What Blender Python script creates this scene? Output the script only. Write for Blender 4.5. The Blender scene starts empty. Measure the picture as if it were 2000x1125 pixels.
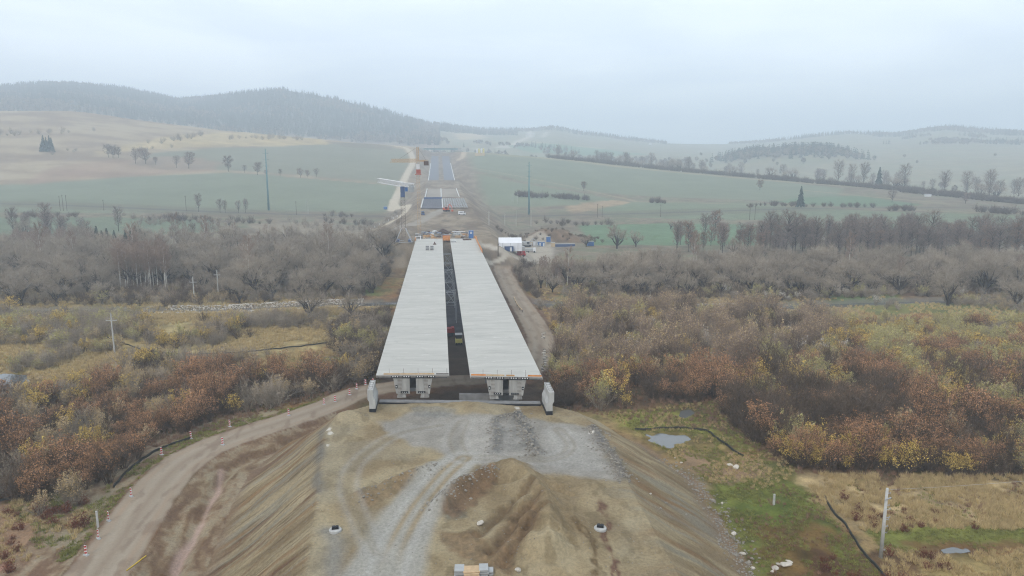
import bpy, math, random
import numpy as np
from mathutils import Vector, Matrix
SC = bpy.context.scene
R = math.radians
random.seed(7)
rng = np.random.default_rng(7)

# ------------------------------------------------------------------ camera, sky, sun, exposure
F, CAMZ = 1400.0, 52.0                    # focal length in photo pixels (2000 wide), drone height in metres
PITCH, YAW = R(9.946), R(5.745)
cd = bpy.data.cameras.new('drone_camera')
cd.sensor_width = 36; cd.lens = F / 2000 * 36; cd.clip_start = 1; cd.clip_end = 20000
cam = bpy.data.objects.new('drone_camera', cd)
cam.location = (0, 0, CAMZ); cam.rotation_euler = (R(90) - PITCH, 0, -YAW)
SC.collection.objects.link(cam); SC.camera = cam
SUN_EL, SUN_AZ = R(38), R(215)            # azimuth clockwise from +Y
W = bpy.data.worlds.new('World'); SC.world = W; W.use_nodes = True
nt = W.node_tree; N = nt.nodes; N.clear()
sky = N.new('ShaderNodeTexSky'); sky.sky_type = 'NISHITA'; sky.sun_disc = False
sky.sun_elevation = SUN_EL; sky.sun_rotation = SUN_AZ; sky.dust_density = 3.0; sky.altitude = 500
tc = N.new('ShaderNodeTexCoord')
sepd = N.new('ShaderNodeSeparateXYZ'); nt.links.new(tc.outputs['Generated'], sepd.inputs[0])
# cloud deck: direction projected on a flat layer, so the banks flatten towards the horizon
den = N.new('ShaderNodeMath'); den.operation = 'ADD'; den.inputs[1].default_value = 0.10
nt.links.new(sepd.outputs['Z'], den.inputs[0])
dmx = N.new('ShaderNodeMath'); dmx.operation = 'MAXIMUM'; dmx.inputs[1].default_value = 0.04
nt.links.new(den.outputs[0], dmx.inputs[0])
dv = N.new('ShaderNodeVectorMath'); dv.operation = 'DIVIDE'
cmb = N.new('ShaderNodeCombineXYZ')
for i in range(3): nt.links.new(dmx.outputs[0], cmb.inputs[i])
nt.links.new(tc.outputs['Generated'], dv.inputs[0]); nt.links.new(cmb.outputs[0], dv.inputs[1])
cn = N.new('ShaderNodeTexNoise'); cn.inputs['Scale'].default_value = 0.62; cn.inputs['Detail'].default_value = 7
cn.inputs['Roughness'].default_value = 0.5; cn.inputs['Distortion'].default_value = 0.35
nt.links.new(dv.outputs[0], cn.inputs['Vector'])
cr = N.new('ShaderNodeValToRGB')
cr.color_ramp.elements[0].position = 0.40; cr.color_ramp.elements[0].color = (7.2, 7.85, 8.6, 1)
cr.color_ramp.elements[1].position = 0.64; cr.color_ramp.elements[1].color = (9.7, 10.2, 10.6, 1)
nt.links.new(cn.outputs['Fac'], cr.inputs['Fac'])
mx = N.new('ShaderNodeMix'); mx.data_type = 'RGBA'; mx.inputs[0].default_value = 0.86
nt.links.new(sky.outputs[0], mx.inputs[6]); nt.links.new(cr.outputs[0], mx.inputs[7])
bg = N.new('ShaderNodeBackground'); bg.inputs['Strength'].default_value = 0.15
nt.links.new(mx.outputs[2], bg.inputs['Color'])
wo = N.new('ShaderNodeOutputWorld'); nt.links.new(bg.outputs[0], wo.inputs['Surface'])
sd = bpy.data.lights.new('sun', 'SUN'); sd.energy = 1.5; sd.angle = R(12); sd.color = (1, 0.90, 0.78)
sun = bpy.data.objects.new('sun', sd); SC.collection.objects.link(sun)
sdir = Vector((math.sin(SUN_AZ) * math.cos(SUN_EL), math.cos(SUN_AZ) * math.cos(SUN_EL), math.sin(SUN_EL)))
sun.rotation_euler = sdir.to_track_quat('Z', 'Y').to_euler(); sun.location = (0, 0, 300)
SC.view_settings.view_transform = 'Standard'; SC.view_settings.look = 'None'
SC.view_settings.exposure = 0.27; SC.view_settings.gamma = 1.0
SC.cycles.volume_bounces = 1; SC.cycles.max_bounces = 5; SC.cycles.diffuse_bounces = 2
SC.cycles.transparent_max_bounces = 6; SC.cycles.use_denoising = True; SC.cycles.denoising_prefilter = 'NONE'; SC.cycles.denoising_quality = 'HIGH'; SC.cycles.use_adaptive_sampling = False; SC.cycles.pixel_filter_type = 'BLACKMAN_HARRIS'; SC.cycles.filter_width = 1.15
SC.cycles.volume_step_rate = 1.0

# ------------------------------------------------------------------ survey helpers: a sight line of the photo and where it meets the ground
FW = np.array([math.sin(YAW) * math.cos(PITCH), math.cos(YAW) * math.cos(PITCH), -math.sin(PITCH)])
RT = np.array([math.cos(YAW), -math.sin(YAW), 0.0]); UP = np.cross(RT, FW)
def ray(px, py): return FW + RT * (px - 1000) / F + UP * (562.5 - py) / F
def un(px, py, z=0.0):
    d = ray(px, py); t = (z - CAMZ) / d[2]; return np.array([d[0] * t, d[1] * t, z])
def elz(px, py, r):
    d = ray(px, py); return CAMZ + d[2] * r / math.hypot(d[0], d[1])
def azim(px, py=317):
    d = ray(px, py); return math.degrees(math.atan2(d[0], d[1]))

# ------------------------------------------------------------------ numpy noise and polygons
def _h(ix, iy, s):
    n = (ix.astype(np.int64) * 374761393 + iy.astype(np.int64) * 668265263 + s * 1274126177) & 0xffffffff
    n = ((n ^ (n >> 13)) * 1274126177) & 0xffffffff
    return ((n ^ (n >> 16)) & 0xffff) / 65535.0
def vnoise(x, y, s=0):
    x = np.asarray(x, float); y = np.asarray(y, float)
    ix = np.floor(x); iy = np.floor(y); fx = x - ix; fy = y - iy
    fx = fx * fx * (3 - 2 * fx); fy = fy * fy * (3 - 2 * fy)
    a = _h(ix, iy, s); b = _h(ix + 1, iy, s); c = _h(ix, iy + 1, s); d = _h(ix + 1, iy + 1, s)
    return (a + (b - a) * fx) * (1 - fy) + (c + (d - c) * fx) * fy
def fbm(x, y, o=4, s=0, g=0.5):
    t = 0; a = 1; n = 0
    for k in range(o):
        t = t + a * vnoise(x * 2**k + 17.3 * k, y * 2**k - 9.1 * k, s + k); n += a; a *= g
    return t / n
def sstep(a, b, x):
    t = np.clip((x - a) / (b - a), 0, 1); return t * t * (3 - 2 * t)
def sdpoly(x, y, P):                                   # signed distance, negative inside
    P = np.asarray(P, float)[:, :2]; d = np.full(x.shape, 1e18); ins = np.zeros(x.shape, bool)
    for i in range(len(P)):
        ax, ay = P[i - 1]; bx, by = P[i]; ex, ey = bx - ax, by - ay
        wx, wy = x - ax, y - ay
        t = np.clip((wx * ex + wy * ey) / (ex * ex + ey * ey + 1e-9), 0, 1)
        d = np.minimum(d, (wx - ex * t)**2 + (wy - ey * t)**2)
        c = ((ay > y) != (by > y))
        if by != ay: ins ^= c & (x < (bx - ax) * (y - ay) / (by - ay) + ax)
    d = np.sqrt(d); return np.where(ins, -d, d)
def dline(x, y, L, closed=False):                      # distance to a polyline and position along it (0..1)
    L = np.asarray(L, float)[:, :2]; d = np.full(x.shape, 1e18); s = np.zeros(x.shape); acc = 0
    seg = np.hypot(*(L[1:] - L[:-1]).T); tot = seg.sum()
    for i in range(len(L) - 1):
        ax, ay = L[i]; ex, ey = L[i + 1] - L[i]
        t = np.clip(((x - ax) * ex + (y - ay) * ey) / (ex * ex + ey * ey + 1e-9), 0, 1)
        q = (x - ax - ex * t)**2 + (y - ay - ey * t)**2; m = q < d
        d = np.where(m, q, d); s = np.where(m, (acc + t * seg[i]) / tot, s); acc += seg[i]
    return np.sqrt(d), s
def smooth_line(L, n=8):
    L = [np.asarray(p, float) for p in L]; out = []
    for i in range(len(L) - 1):
        p0 = L[max(i - 1, 0)]; p1 = L[i]; p2 = L[i + 1]; p3 = L[min(i + 2, len(L) - 1)]
        for k in range(n):
            t = k / n
            out.append(0.5 * (2 * p1 + (p2 - p0) * t + (2 * p0 - 5 * p1 + 4 * p2 - p3) * t * t + (3 * p1 - p0 - 3 * p2 + p3) * t**3))
    out.append(L[-1]); return np.array(out)

# ------------------------------------------------------------------ the shape of the land
PLZ = 9.6                                              # working platform in front of the bridge
G = lambda L, z=0.0: [un(px, py, z)[:2] for px, py in L]
CREST = [(-17.4, 119.5), (-18.8, 110), (-17.0, 95), (-15.2, 77), (-14.4, 69), (-14, 0), (-14, -400), (24, -400), (24, 55),
         (24.4, 88), (26.0, 105), (23.0, 116.5), (18.6, 120.5), (-12, 124.3)]
LAYERS = [                                             # (column px, sight px row, distance) of the ridges seen one behind another
 [(-300, 0, 560), (2300, 0, 560)],
 [(-300, 414, 700), (800, 412, 700), (950, 412, 700), (2300, 424, 690)],
 [(-300, 368, 950), (0, 365, 950), (450, 338, 950), (800, 345, 900), (950, 345, 900), (1200, 372, 850), (1500, 392, 800), (2000, 412, 770), (2300, 421, 760)],
 [(-300, 226, 1500), (0, 214, 1500), (100, 212, 1500), (150, 213, 1500), (300, 234, 1450), (450, 252, 1400), (600, 266, 1350), (720, 279, 1300), (800, 285, 1300),
  (860, 294, 1300), (950, 297, 1250), (1050, 306, 1200), (1200, 321, 1150), (1350, 335, 1100), (1500, 348, 1050), (1650, 362, 1000), (1800, 376, 950), (2000, 397, 900), (2300, 421, 850)],
 None,
 [(-300, 210, 2150), (0, 203, 2150), (150, 203, 2150), (300, 222, 2150), (450, 243, 2100), (600, 256, 2050), (720, 266, 2000), (800, 272, 2000), (860, 277, 2000), (950, 283, 2000),
  (1050, 288, 1950), (1200, 303, 1900), (1350, 314, 1850), (1500, 322, 1800), (1650, 322, 1750), (1800, 326, 1700), (2000, 342, 1600), (2300, 360, 1500)],
 [(-300, 176, 3000), (0, 173, 3000), (100, 162, 3000), (150, 163, 3000), (250, 173, 3000), (330, 188, 3000), (355, 196, 3000), (400, 191, 2900), (480, 182, 2700), (560, 172, 2600), (640, 186, 2600),
  (720, 205, 2600), (760, 218, 2600), (800, 232, 2600), (860, 243, 2700), (950, 254, 3000), (1000, 254, 3100), (1050, 253, 3200), (1080, 247, 3200), (1120, 257, 3200), (1200, 267, 3200), (1300, 279, 3300),
  (1420, 281, 3300), (1500, 276, 3200), (1600, 264, 3200), (1650, 258, 3200), (1700, 261, 3200), (1750, 262, 3200), (1800, 253, 3200), (1850, 248, 3200), (1920, 255, 3200), (2000, 259, 3200), (2300, 266, 3200)],
]
AZS = np.linspace(-48, 60, 1081)
LR, LZ = [], []
for li, L in enumerate(LAYERS):
    if L is None:
        LR.append(LR[-1] + 380); dip = np.interp(AZS, [azim(0), azim(720), azim(900), azim(1200), azim(2000)], [-30, -22, -14, -16, -6]); LZ.append(LZ[-1] + dip); continue
    a = [azim(p[0]) for p in L]; r = [p[2] for p in L]
    z = [0.0 if li == 0 else elz(p[0], p[1], p[2]) for p in L]
    LR.append(np.interp(AZS, a, r)); LZ.append(np.interp(AZS, a, z))
LR.append(LR[-1] + 900); LZ.append(LZ[-1] - 60); LR.append(np.full_like(AZS, 7000)); LZ.append(np.full_like(AZS, 0.0))
ker = np.exp(-0.5 * (np.arange(-12, 13) / 4.0)**2); ker /= ker.sum()
sm = lambda a: np.convolve(np.pad(a, 12, mode='edge'), ker, 'valid')
LR = np.array([sm(a) for a in LR]); LZ = np.array([sm(a) for a in LZ])
KNOLL = []                                             # wooded knoll beyond the right field
for px, py, r, w, hgt in [(1470, 0, 1780, 60, 15), (1545, 0, 1790, 70, 19), (1620, 0, 1800, 55, 14)]:
    a = R(azim(px)); KNOLL.append((r * math.sin(a), r * math.cos(a), w, hgt))
STOCK = un(1078, 474, 0)                               # spoil heap behind the site compound
ROADZ = ([352, 400, 440, 490, 540, 740, 914, 1150, 1280, 1350], [13.3, 13.6, 14.0, 16.0, 19.0, 24.0, 34.0, 50.0, 64.0, 70.0])
def far_h(x, y):
    r = np.hypot(x, y); az = np.degrees(np.arctan2(x, y))
    fade = 1 - sstep(55, 110, np.abs(az - 6)); azc = np.clip(az, -47.9, 59.9)
    f = (azc + 48) / 0.1; i = np.clip(f.astype(int), 0, len(AZS) - 2); t = f - i
    def prof(rr):
        z = np.zeros_like(rr)
        for k in range(len(LR) - 1):
            r0 = LR[k][i] * (1 - t) + LR[k][i + 1] * t; r1 = LR[k + 1][i] * (1 - t) + LR[k + 1][i + 1] * t
            z0 = LZ[k][i] * (1 - t) + LZ[k][i + 1] * t; z1 = LZ[k + 1][i] * (1 - t) + LZ[k + 1][i + 1] * t
            u = (rr - r0) / (r1 - r0); z = np.where((u >= 0) & (u <= 1), z0 + (z1 - z0) * u, z)
        return z
    dl = np.clip(r * 0.03, 0, 60)
    z = (prof(r - dl) + 2 * prof(r) + prof(r + dl)) / 4 * fade
    z = z + sstep(600, 1400, r) * (fbm(x / 130, y / 130, 3, 40) - 0.5) * 5
    for kx, ky, w, hg in KNOLL: z = z + hg * np.exp(-((x - kx)**2 + (y - ky)**2) / (2 * w * w))
    return z
PONDS = [('un', [(1268, 850), (1300, 846), (1338, 850), (1341, 856), (1322, 864), (1308, 873), (1290, 866), (1272, 858)]),
         ('un', [(-60, 740), (-20, 731), (20, 730), (48, 733), (56, 741), (40, 752), (10, 760), (-40, 764)]),
         ('un', [(1330, 803), (1346, 801), (1354, 805), (1346, 811), (1336, 815), (1330, 811)]),
         ('un', [(1845, 1072), (1862, 1068), (1888, 1069), (1893, 1074), (1870, 1078), (1850, 1077)]),
         ('un', [(1556, 866), (1570, 864), (1584, 868), (1580, 876), (1562, 876)])]
PONDS = [G(p[1]) for p in PONDS]
RIVER = smooth_line([(-260, 262), (-150, 268), (-92, 262), (-62, 266), (-30, 270), (0, 274), (28, 268), (60, 250), (110, 246), (170, 252), (260, 250)], 6)
ROAD = smooth_line(G([(135, 1200), (187, 1125), (236, 1058), (285, 985), (345, 915), (412, 874), (480, 848), (560, 822), (640, 794), (712, 765)], 0.6) + [(0, 165), (15, 167), (24, 178), (28.6, 200), (29.6, 222), (29.2, 260), (28.8, 290), (29.5, 335), (30.5, 385)], 8)
TRACK = smooth_line(G([(720, 1210), (752, 1125), (775, 1060), (815, 990), (868, 925), (905, 893)], PLZ), 8)
TRACK2 = smooth_line(G([(905, 893), (890, 860), (905, 825)], PLZ), 6)
TRACK3 = smooth_line(G([(905, 893), (985, 895), (1080, 895), (1115, 870), (1090, 840)], PLZ), 6)
TRACK4 = smooth_line(G([(735, 1080), (700, 1010), (680, 950), (700, 900), (770, 850), (860, 830)], PLZ), 6)
MOUND = smooth_line(G([(1000, 926), (1040, 960), (1070, 1012), (1070, 1080)], PLZ), 6)
MOUND2 = smooth_line(G([(855, 985), (905, 955), (965, 928)], PLZ), 6)
MOUND3 = smooth_line(G([(700, 975), (770, 945), (850, 912)], PLZ), 6)
GRAVH = smooth_line(G([(1008, 816), (1024, 838), (1034, 862), (1046, 888)], PLZ), 6)
GRAVT = smooth_line(G([(968, 884), (972, 850), (968, 824), (990, 813), (1018, 816)], PLZ), 6)
GUL = [smooth_line(G(L, PLZ + 1), 5) for L in ([(1052, 975), (1015, 1010), (960, 1062)], [(1062, 1008), (1025, 1040), (985, 1088)], [(1040, 950), (985, 985), (935, 1030)])]
GRAVE = smooth_line(G([(1158, 835), (1180, 870), (1204, 905), (1216, 938)], PLZ), 6)
BUMP = [(un(683, 818, PLZ), 2.6, 1.3), (un(1150, 960, PLZ), 5, 0.7), (un(1095, 1050, PLZ), 6, 1.1), (un(820, 800, PLZ), 3, .5), ((4.2, 120.6, 0), 4.6, .75)]
def ground(x, y):
    x = np.asarray(x, float); y = np.asarray(y, float); shp = x.shape; x = x.ravel(); y = y.ravel()
    r = np.hypot(x, y)
    z = np.where(r > 480, far_h(x, y), 0.0)
    near = r < 720
    xn, yn = x[near], y[near]; zn = z[near]; rn = r[near]
    zn = zn + (1 - sstep(500, 700, rn)) * ((fbm(xn / 23, yn / 23, 3, 1) - 0.5) * 1.1 + (fbm(xn / 3.1, yn / 3.1, 3, 5) - 0.5) * 0.5 + (fbm(xn / .9, yn / .9, 2, 6) - .5) * .22 * (rn < 220))
    zn += 8.5 * np.exp(-(((xn - STOCK[0]) / 21)**2 + ((yn - STOCK[1] - 6) / 13)**2)) * (0.75 + 0.5 * fbm(xn / 5, yn / 5, 3, 9))
    d, _ = dline(xn, yn, RIVER)                        # river bed
    zn -= 1.8 * (1 - sstep(3.5, 7.5, d + 2 * fbm(xn / 6, yn / 6, 2, 8)))
    for P in PONDS:
        m = (np.abs(xn - np.mean([p[0] for p in P])) < 60) & (np.abs(yn - np.mean([p[1] for p in P])) < 60)
        s = sdpoly(xn[m], yn[m], P) + (fbm(xn[m] / 1.5, yn[m] / 1.5, 3, 77) - 0.5) * 2.2; k = 1 - sstep(-0.6, 1.0, s)
        zn[m] = zn[m] * (1 - sstep(-1, 6, -s + 4)) - 0.55 * k
    q = near.copy(); q[near] = True
    # embankment with the working platform
    s = sdpoly(xn, yn, CREST)
    sw = s + (fbm(xn / 9, yn / 9, 3, 12) - 0.5) * 2.6 * sstep(0, 6, s)
    left = xn < 0
    rill = np.where(np.abs(xn - 4) > 12, (fbm(yn / 0.9, xn / 9, 3, 20) - 0.5) * 0.30 * sstep(0.5, 4, s), 0)
    em = PLZ - np.clip(sw, 0, None) / 1.52 + rill
    pm = 1 - sstep(-1.5, 1.5, s)
    em += pm * ((fbm(xn / 5, yn / 5, 3, 31) - 0.5) * 0.5 + (fbm(xn / 1.2, yn / 1.2, 3, 33) - 0.5) * 0.12)
    m = s < 6; xm, ym = xn[m], yn[m]; e = em[m]
    rough = fbm(xm / 2.2, ym / 2.2, 4, 51)
    d1, _ = dline(xm, ym, MOUND); e = np.maximum(e, PLZ + 2.2 - np.clip(d1 - 0.1, 0, None) * 0.46 + (rough - 0.5) * .9 - 1.1 * (1 - np.abs(2 * fbm(ym / 2.6 + xm * .15, xm / 9, 2, 55) - 1))**3 * np.exp(-((d1 - 2.5) / 2.2)**2))
    d2, _ = dline(xm, ym, MOUND2); e = np.maximum(e, PLZ + 1.9 - np.clip(d2 - 0.3, 0, None) * 0.75 + (rough - 0.5) * 1.4)
    d3, _ = dline(xm, ym, MOUND3); e = np.maximum(e, PLZ + 0.8 - np.clip(d3 - 0.3, 0, None) * 0.5 + (rough - 0.5) * 1.0)
    dg, _ = dline(xm, ym, GRAVH); e += 0.75 * np.exp(-(dg / 1.1)**2) * (0.3 + 1.4 * fbm(xm / .8, ym / .8, 2, 61))
    dg, _ = dline(xm, ym, GRAVT); e += 0.4 * np.exp(-(dg / .8)**2) * (0.3 + 1.2 * fbm(xm / .8, ym / .8, 2, 63))
    for g_ in GUL: dg, _ = dline(xm, ym, g_); e += .2 * np.exp(-((dg - 1.3) / .5)**2) - .5 * np.exp(-(dg / .55)**2) * (.4 + 1.2 * rough)
    de, _ = dline(xm, ym, GRAVE); e += 0.55 * np.exp(-(de / 0.7)**2) * (0.3 + 1.4 * fbm(xm / .8, ym / .8, 2, 62))
    for c, w, hg in BUMP: e += hg * np.exp(-((xm - c[0])**2 + (ym - c[1])**2) / (w * w)) * (0.7 + 0.6 * rough)
    dt, _ = dline(xm, ym, TRACK); k = np.exp(-(dt / 2.4)**2); e = e * (1 - k) + k * (PLZ - 0.15) - 0.10 * np.exp(-((dt - 1.0) / 0.35)**2)
    em[m] = e
    zn = np.maximum(zn, em)
    dr, _ = dline(xn, yn, ROAD)                        # haul road
    k = 1 - sstep(3.6, 6.5, dr); zn = np.where(em > 1.6, zn, zn * (1 - k) + k * (0.75 - 0.08 * np.exp(-((dr - 1.6) / 0.5)**2)))
    dit = np.exp(-((dr - 9.0) / 1.2)**2) * (xn < -20) * (yn < 150); zn = np.where(em < 2.5, zn - 0.9 * dit * (sdpoly(xn, yn, CREST) < 22), zn)
    z[near] = zn
    # motorway formation beyond the bridge
    c = (np.abs(x - 3.9) < 120) & (y > 300) & (y < 1420)
    xc, yc, zc = x[c], y[c], z[c]
    zr = np.interp(yc, *ROADZ); hw = np.interp(yc, [352, 380, 440, 520, 760, 1350], [19, 24, 24, 20, 18.5, 17.5])
    sl = np.clip(np.maximum(np.abs(xc - 3.9) - hw, 364 - yc), 0, None) / 1.7
    nz = (fbm(xc / 4, yc / 4, 3, 71) - 0.5) * 0.8 * (yc < 480)
    zf = np.clip(zc, zr - sl, zr + sl * 0.9) + nz
    kk = 1 - sstep(1340, 1400, yc); z[c] = zc * (1 - kk) + zf * kk
    return z.reshape(shp)
def gz(x, y): return float(ground(np.array([x]), np.array([y]))[0])
def hit(px, py):                                       # where a sight line meets the land
    d = ray(px, py); d = d / math.hypot(d[0], d[1])
    rr = np.concatenate([np.arange(60, 700, 1.0), np.arange(700, 4200, 4.0)])
    zz = CAMZ + d[2] * rr - ground(d[0] * rr, d[1] * rr); b = np.where(zz < 0)[0]
    r0 = rr[b[0]] if len(b) else 4000.0
    return np.array([d[0] * r0, d[1] * r0])
HP = lambda L: [hit(px, py) for px, py in L]

# ------------------------------------------------------------------ object helpers
COL = SC.collection
def tag(o, label=None, cat=None, group=None, kind=None):
    if label: o['label'] = label
    if cat: o['category'] = cat
    if group: o['group'] = group
    if kind: o['kind'] = kind
    return o
def thing(name, label, cat, loc=(0, 0, 0), rotz=0, group=None):
    o = bpy.data.objects.new(name, None); COL.objects.link(o); o.empty_display_size = 0.5
    o.location = loc; o.rotation_euler = (0, 0, rotz)
    return tag(o, label, cat, group)
def mesh_np(name, V, faces_flat, sizes, mat=None, smooth=False):
    me = bpy.data.meshes.new(name); V = np.asarray(V, np.float32)
    me.vertices.add(len(V)); me.vertices.foreach_set('co', V.ravel())
    ff = np.asarray(faces_flat, np.int32); sz = np.asarray(sizes, np.int32)
    me.loops.add(len(ff)); me.loops.foreach_set('vertex_index', ff)
    me.polygons.add(len(sz)); me.polygons.foreach_set('loop_start', np.concatenate([[0], np.cumsum(sz)[:-1]]).astype(np.int32))
    me.polygons.foreach_set('loop_total', sz)
    if smooth: me.polygons.foreach_set('use_smooth', np.ones(len(sz), bool))
    me.update(calc_edges=True); me.validate()
    if mat: me.materials.append(mat)
    return me
def link(name, me, parent=None, loc=None):
    o = bpy.data.objects.new(name, me); COL.objects.link(o)
    if parent: o.parent = parent
    if loc is not None: o.location = loc
    return o
class MB:
    def __init__(s): s.v = []; s.f = []
    def poly(s, pts): b = len(s.v); s.v += [tuple(p) for p in pts]; s.f.append(tuple(range(b, b + len(pts)))); return s
    def box(s, c, d, rz=0, rx=0, ry=0, top=1.0, bev=0.0):
        M = Matrix.Translation(c) @ Matrix.Rotation(rz, 4, 'Z') @ Matrix.Rotation(ry, 4, 'Y') @ Matrix.Rotation(rx, 4, 'X')
        b = len(s.v); x, y, z = d[0] / 2, d[1] / 2, d[2] / 2
        for sx, sy, sz in [(-1,-1,-1),(1,-1,-1),(1,1,-1),(-1,1,-1),(-1,-1,1),(1,-1,1),(1,1,1),(-1,1,1)]:
            t = top if sz > 0 else 1
            s.v.append(tuple(M @ Vector((sx * x * t, sy * y * t, sz * z))))
        s.f += [tuple(b + i for i in q) for q in [(0,3,2,1),(4,5,6,7),(0,1,5,4),(1,2,6,5),(2,3,7,6),(3,0,4,7)]]; return s
    def tube(s, p0, p1, r0, r1=None, n=6, caps=True):
        p0, p1 = Vector(p0), Vector(p1); r1 = r0 if r1 is None else r1; d = (p1 - p0)
        if d.length < 1e-6: return s
        q = d.to_track_quat('Z', 'Y'); b = len(s.v)
        for p, r in ((p0, r0), (p1, r1)):
            for k in range(n):
                a = 2 * math.pi * k / n; s.v.append(tuple(p + q @ Vector((r * math.cos(a), r * math.sin(a), 0))))
        for k in range(n): s.f.append((b + k, b + (k + 1) % n, b + n + (k + 1) % n, b + n + k))
        if caps: s.f.append(tuple(b + k for k in reversed(range(n)))); s.f.append(tuple(b + n + k for k in range(n)))
        return s
    def path(s, P, r, n=6):
        for a, b in zip(P[:-1], P[1:]): s.tube(a, b, r, r, n)
        return s
    def prism(s, prof, a, b, axis='Y'):                # profile of (u, w) points swept along an axis from a to b
        n = len(prof); i0 = len(s.v)
        for t in (a, b):
            for u, w in prof: s.v.append((u, t, w) if axis == 'Y' else (t, u, w))
        s.f.append(tuple(i0 + k for k in range(n))); s.f.append(tuple(i0 + n + k for k in reversed(range(n))))
        for k in range(n): s.f.append((i0 + k, i0 + n + k, i0 + n + (k + 1) % n, i0 + (k + 1) % n))
        return s
    def build(s, name, mat, parent=None, loc=None, smooth=False, bevel=0):
        me = bpy.data.meshes.new(name); me.from_pydata(s.v, [], s.f)
        if mat: me.materials.append(mat)
        if smooth: me.polygons.foreach_set('use_smooth', np.ones(len(me.polygons), bool))
        me.update(); o = link(name, me, parent, loc)
        if bevel:
            m = o.modifiers.new('edge', 'BEVEL'); m.width = bevel; m.segments = 2; m.limit_method = 'ANGLE'
        return o
def _each(s, name, mat, parent=None, bevel=0):
    par = list(range(len(s.v)))
    def find(a):
        while par[a] != a: par[a] = par[par[a]]; a = par[a]
        return a
    for f in s.f:
        for i in f[1:]: par[find(i)] = find(f[0])
    grp = {}
    for f in s.f: grp.setdefault(find(f[0]), []).append(f)
    for fs in grp.values():
        m = MB(); mp = {}
        for f in fs:
            for i in f:
                if i not in mp: mp[i] = len(m.v); m.v.append(s.v[i])
            m.f.append(tuple(mp[i] for i in f))
        m.build(name, mat, parent, bevel=bevel)
MB.each = _each
def dup(root, loc, rotz=0, scale=None, label=None, group=None):
    r = root.copy(); COL.objects.link(r); r.location = loc; r.rotation_euler = (0, 0, rotz)
    if scale is not None: r.scale = scale
    if label: r['label'] = label
    if group: r['group'] = group
    for ch in root.children:
        c = ch.copy(); COL.objects.link(c); c.parent = r
        for g in ch.children:
            d = g.copy(); COL.objects.link(d); d.parent = c
    return r

# ------------------------------------------------------------------ materials
def lin(r, g, b):
    f = lambda c: (c / 255 / 12.92) if c / 255 <= 0.04045 else ((c / 255 + 0.055) / 1.055)**2.4
    return np.array([f(r), f(g), f(b)])
KILL = 1.38                                            # how much brighter than its albedo a level surface reads
def A(r, g, b): return lin(r, g, b) / KILL             # albedo of a thing whose photo colour is r, g, b
def mat(name, c, rough=0.85, var=0.15, scale=1.5, c2=None, bump=0.0, metal=0.0, rnd=0.0, detail=5, spec=0.3, stretch=None, coords='Object', trans=0.0):
    m = bpy.data.materials.new(name); m.use_nodes = True; n = m.node_tree; b = n.nodes['Principled BSDF']
    b.inputs['Roughness'].default_value = rough; b.inputs['Metallic'].default_value = metal
    b.inputs['Specular IOR Level'].default_value = spec
    t = n.nodes.new('ShaderNodeTexCoord'); no = n.nodes.new('ShaderNodeTexNoise')
    no.inputs['Scale'].default_value = scale; no.inputs['Detail'].default_value = detail
    src = t.outputs[coords]
    if stretch:
        mp = n.nodes.new('ShaderNodeMapping'); mp.inputs['Scale'].default_value = stretch; n.links.new(src, mp.inputs[0]); src = mp.outputs[0]
    n.links.new(src, no.inputs['Vector'])
    c = np.asarray(c, float); c2 = np.clip(c * (1 + 2 * var), 0, 0.95) if c2 is None else np.asarray(c2, float); c1 = c * (1 - var) if True else c
    rp = n.nodes.new('ShaderNodeValToRGB'); e = rp.color_ramp.elements
    e[0].position = 0.3; e[0].color = (*c1, 1); e[1].position = 0.72; e[1].color = (*c2, 1)
    n.links.new(no.outputs['Fac'], rp.inputs['Fac']); out = rp.outputs[0]
    if rnd:
        oi = n.nodes.new('ShaderNodeObjectInfo'); mr = n.nodes.new('ShaderNodeMapRange')
        mr.inputs['To Min'].default_value = 1 - rnd; mr.inputs['To Max'].default_value = 1 + rnd
        n.links.new(oi.outputs['Random'], mr.inputs['Value'])
        hs = n.nodes.new('ShaderNodeHueSaturation'); n.links.new(mr.outputs[0], hs.inputs['Value']); n.links.new(out, hs.inputs['Color']); out = hs.outputs[0]
    n.links.new(out, b.inputs['Base Color'])
    if bump:
        bp = n.nodes.new('ShaderNodeBump'); bp.inputs['Strength'].default_value = bump; bp.inputs['Distance'].default_value = 0.1
        n.links.new(no.outputs['Fac'], bp.inputs['Height']); n.links.new(bp.outputs[0], b.inputs['Normal'])
    return m

# ------------------------------------------------------------------ the land: one height field, cut into ground, embankment, haul road, fields, hills
az = np.concatenate([np.arange(-180, -46, 3.0), np.arange(-46, 58, 0.1), np.arange(58, 181, 3.0)])
az[-1] = 180.0
rr = np.concatenate([[0.5, 15, 30, 42, 50, 56], 60 * 1.0042**np.arange(0, 590), ])
rr = np.concatenate([rr, rr[-1] * 1.009**np.arange(1, 255)])
AA, RR = np.meshgrid(np.radians(az), rr); X = RR * np.sin(AA); Y = RR * np.cos(AA)
Z = ground(X, Y)
def blend(c, col, k): c += (np.asarray(col) - c) * k[..., None]
def ramp3(t, a, b, c):
    t = t[..., None]; a, b, c = map(np.asarray, (a, b, c))
    return np.where(t < 0.5, a + (b - a) * t * 2, b + (c - b) * (t - 0.5) * 2)
x, y, z = X.ravel(), Y.ravel(), Z.ravel(); r = np.hypot(x, y)
n1 = fbm(x / 14, y / 14, 4, 101); n2 = fbm(x / 4.5, y / 4.5, 4, 111); n3 = fbm(x / 1.1, y / 1.1, 3, 121)
st = lambda v, c=0.5, w=0.18: sstep(c - w, c + w, v)
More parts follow.
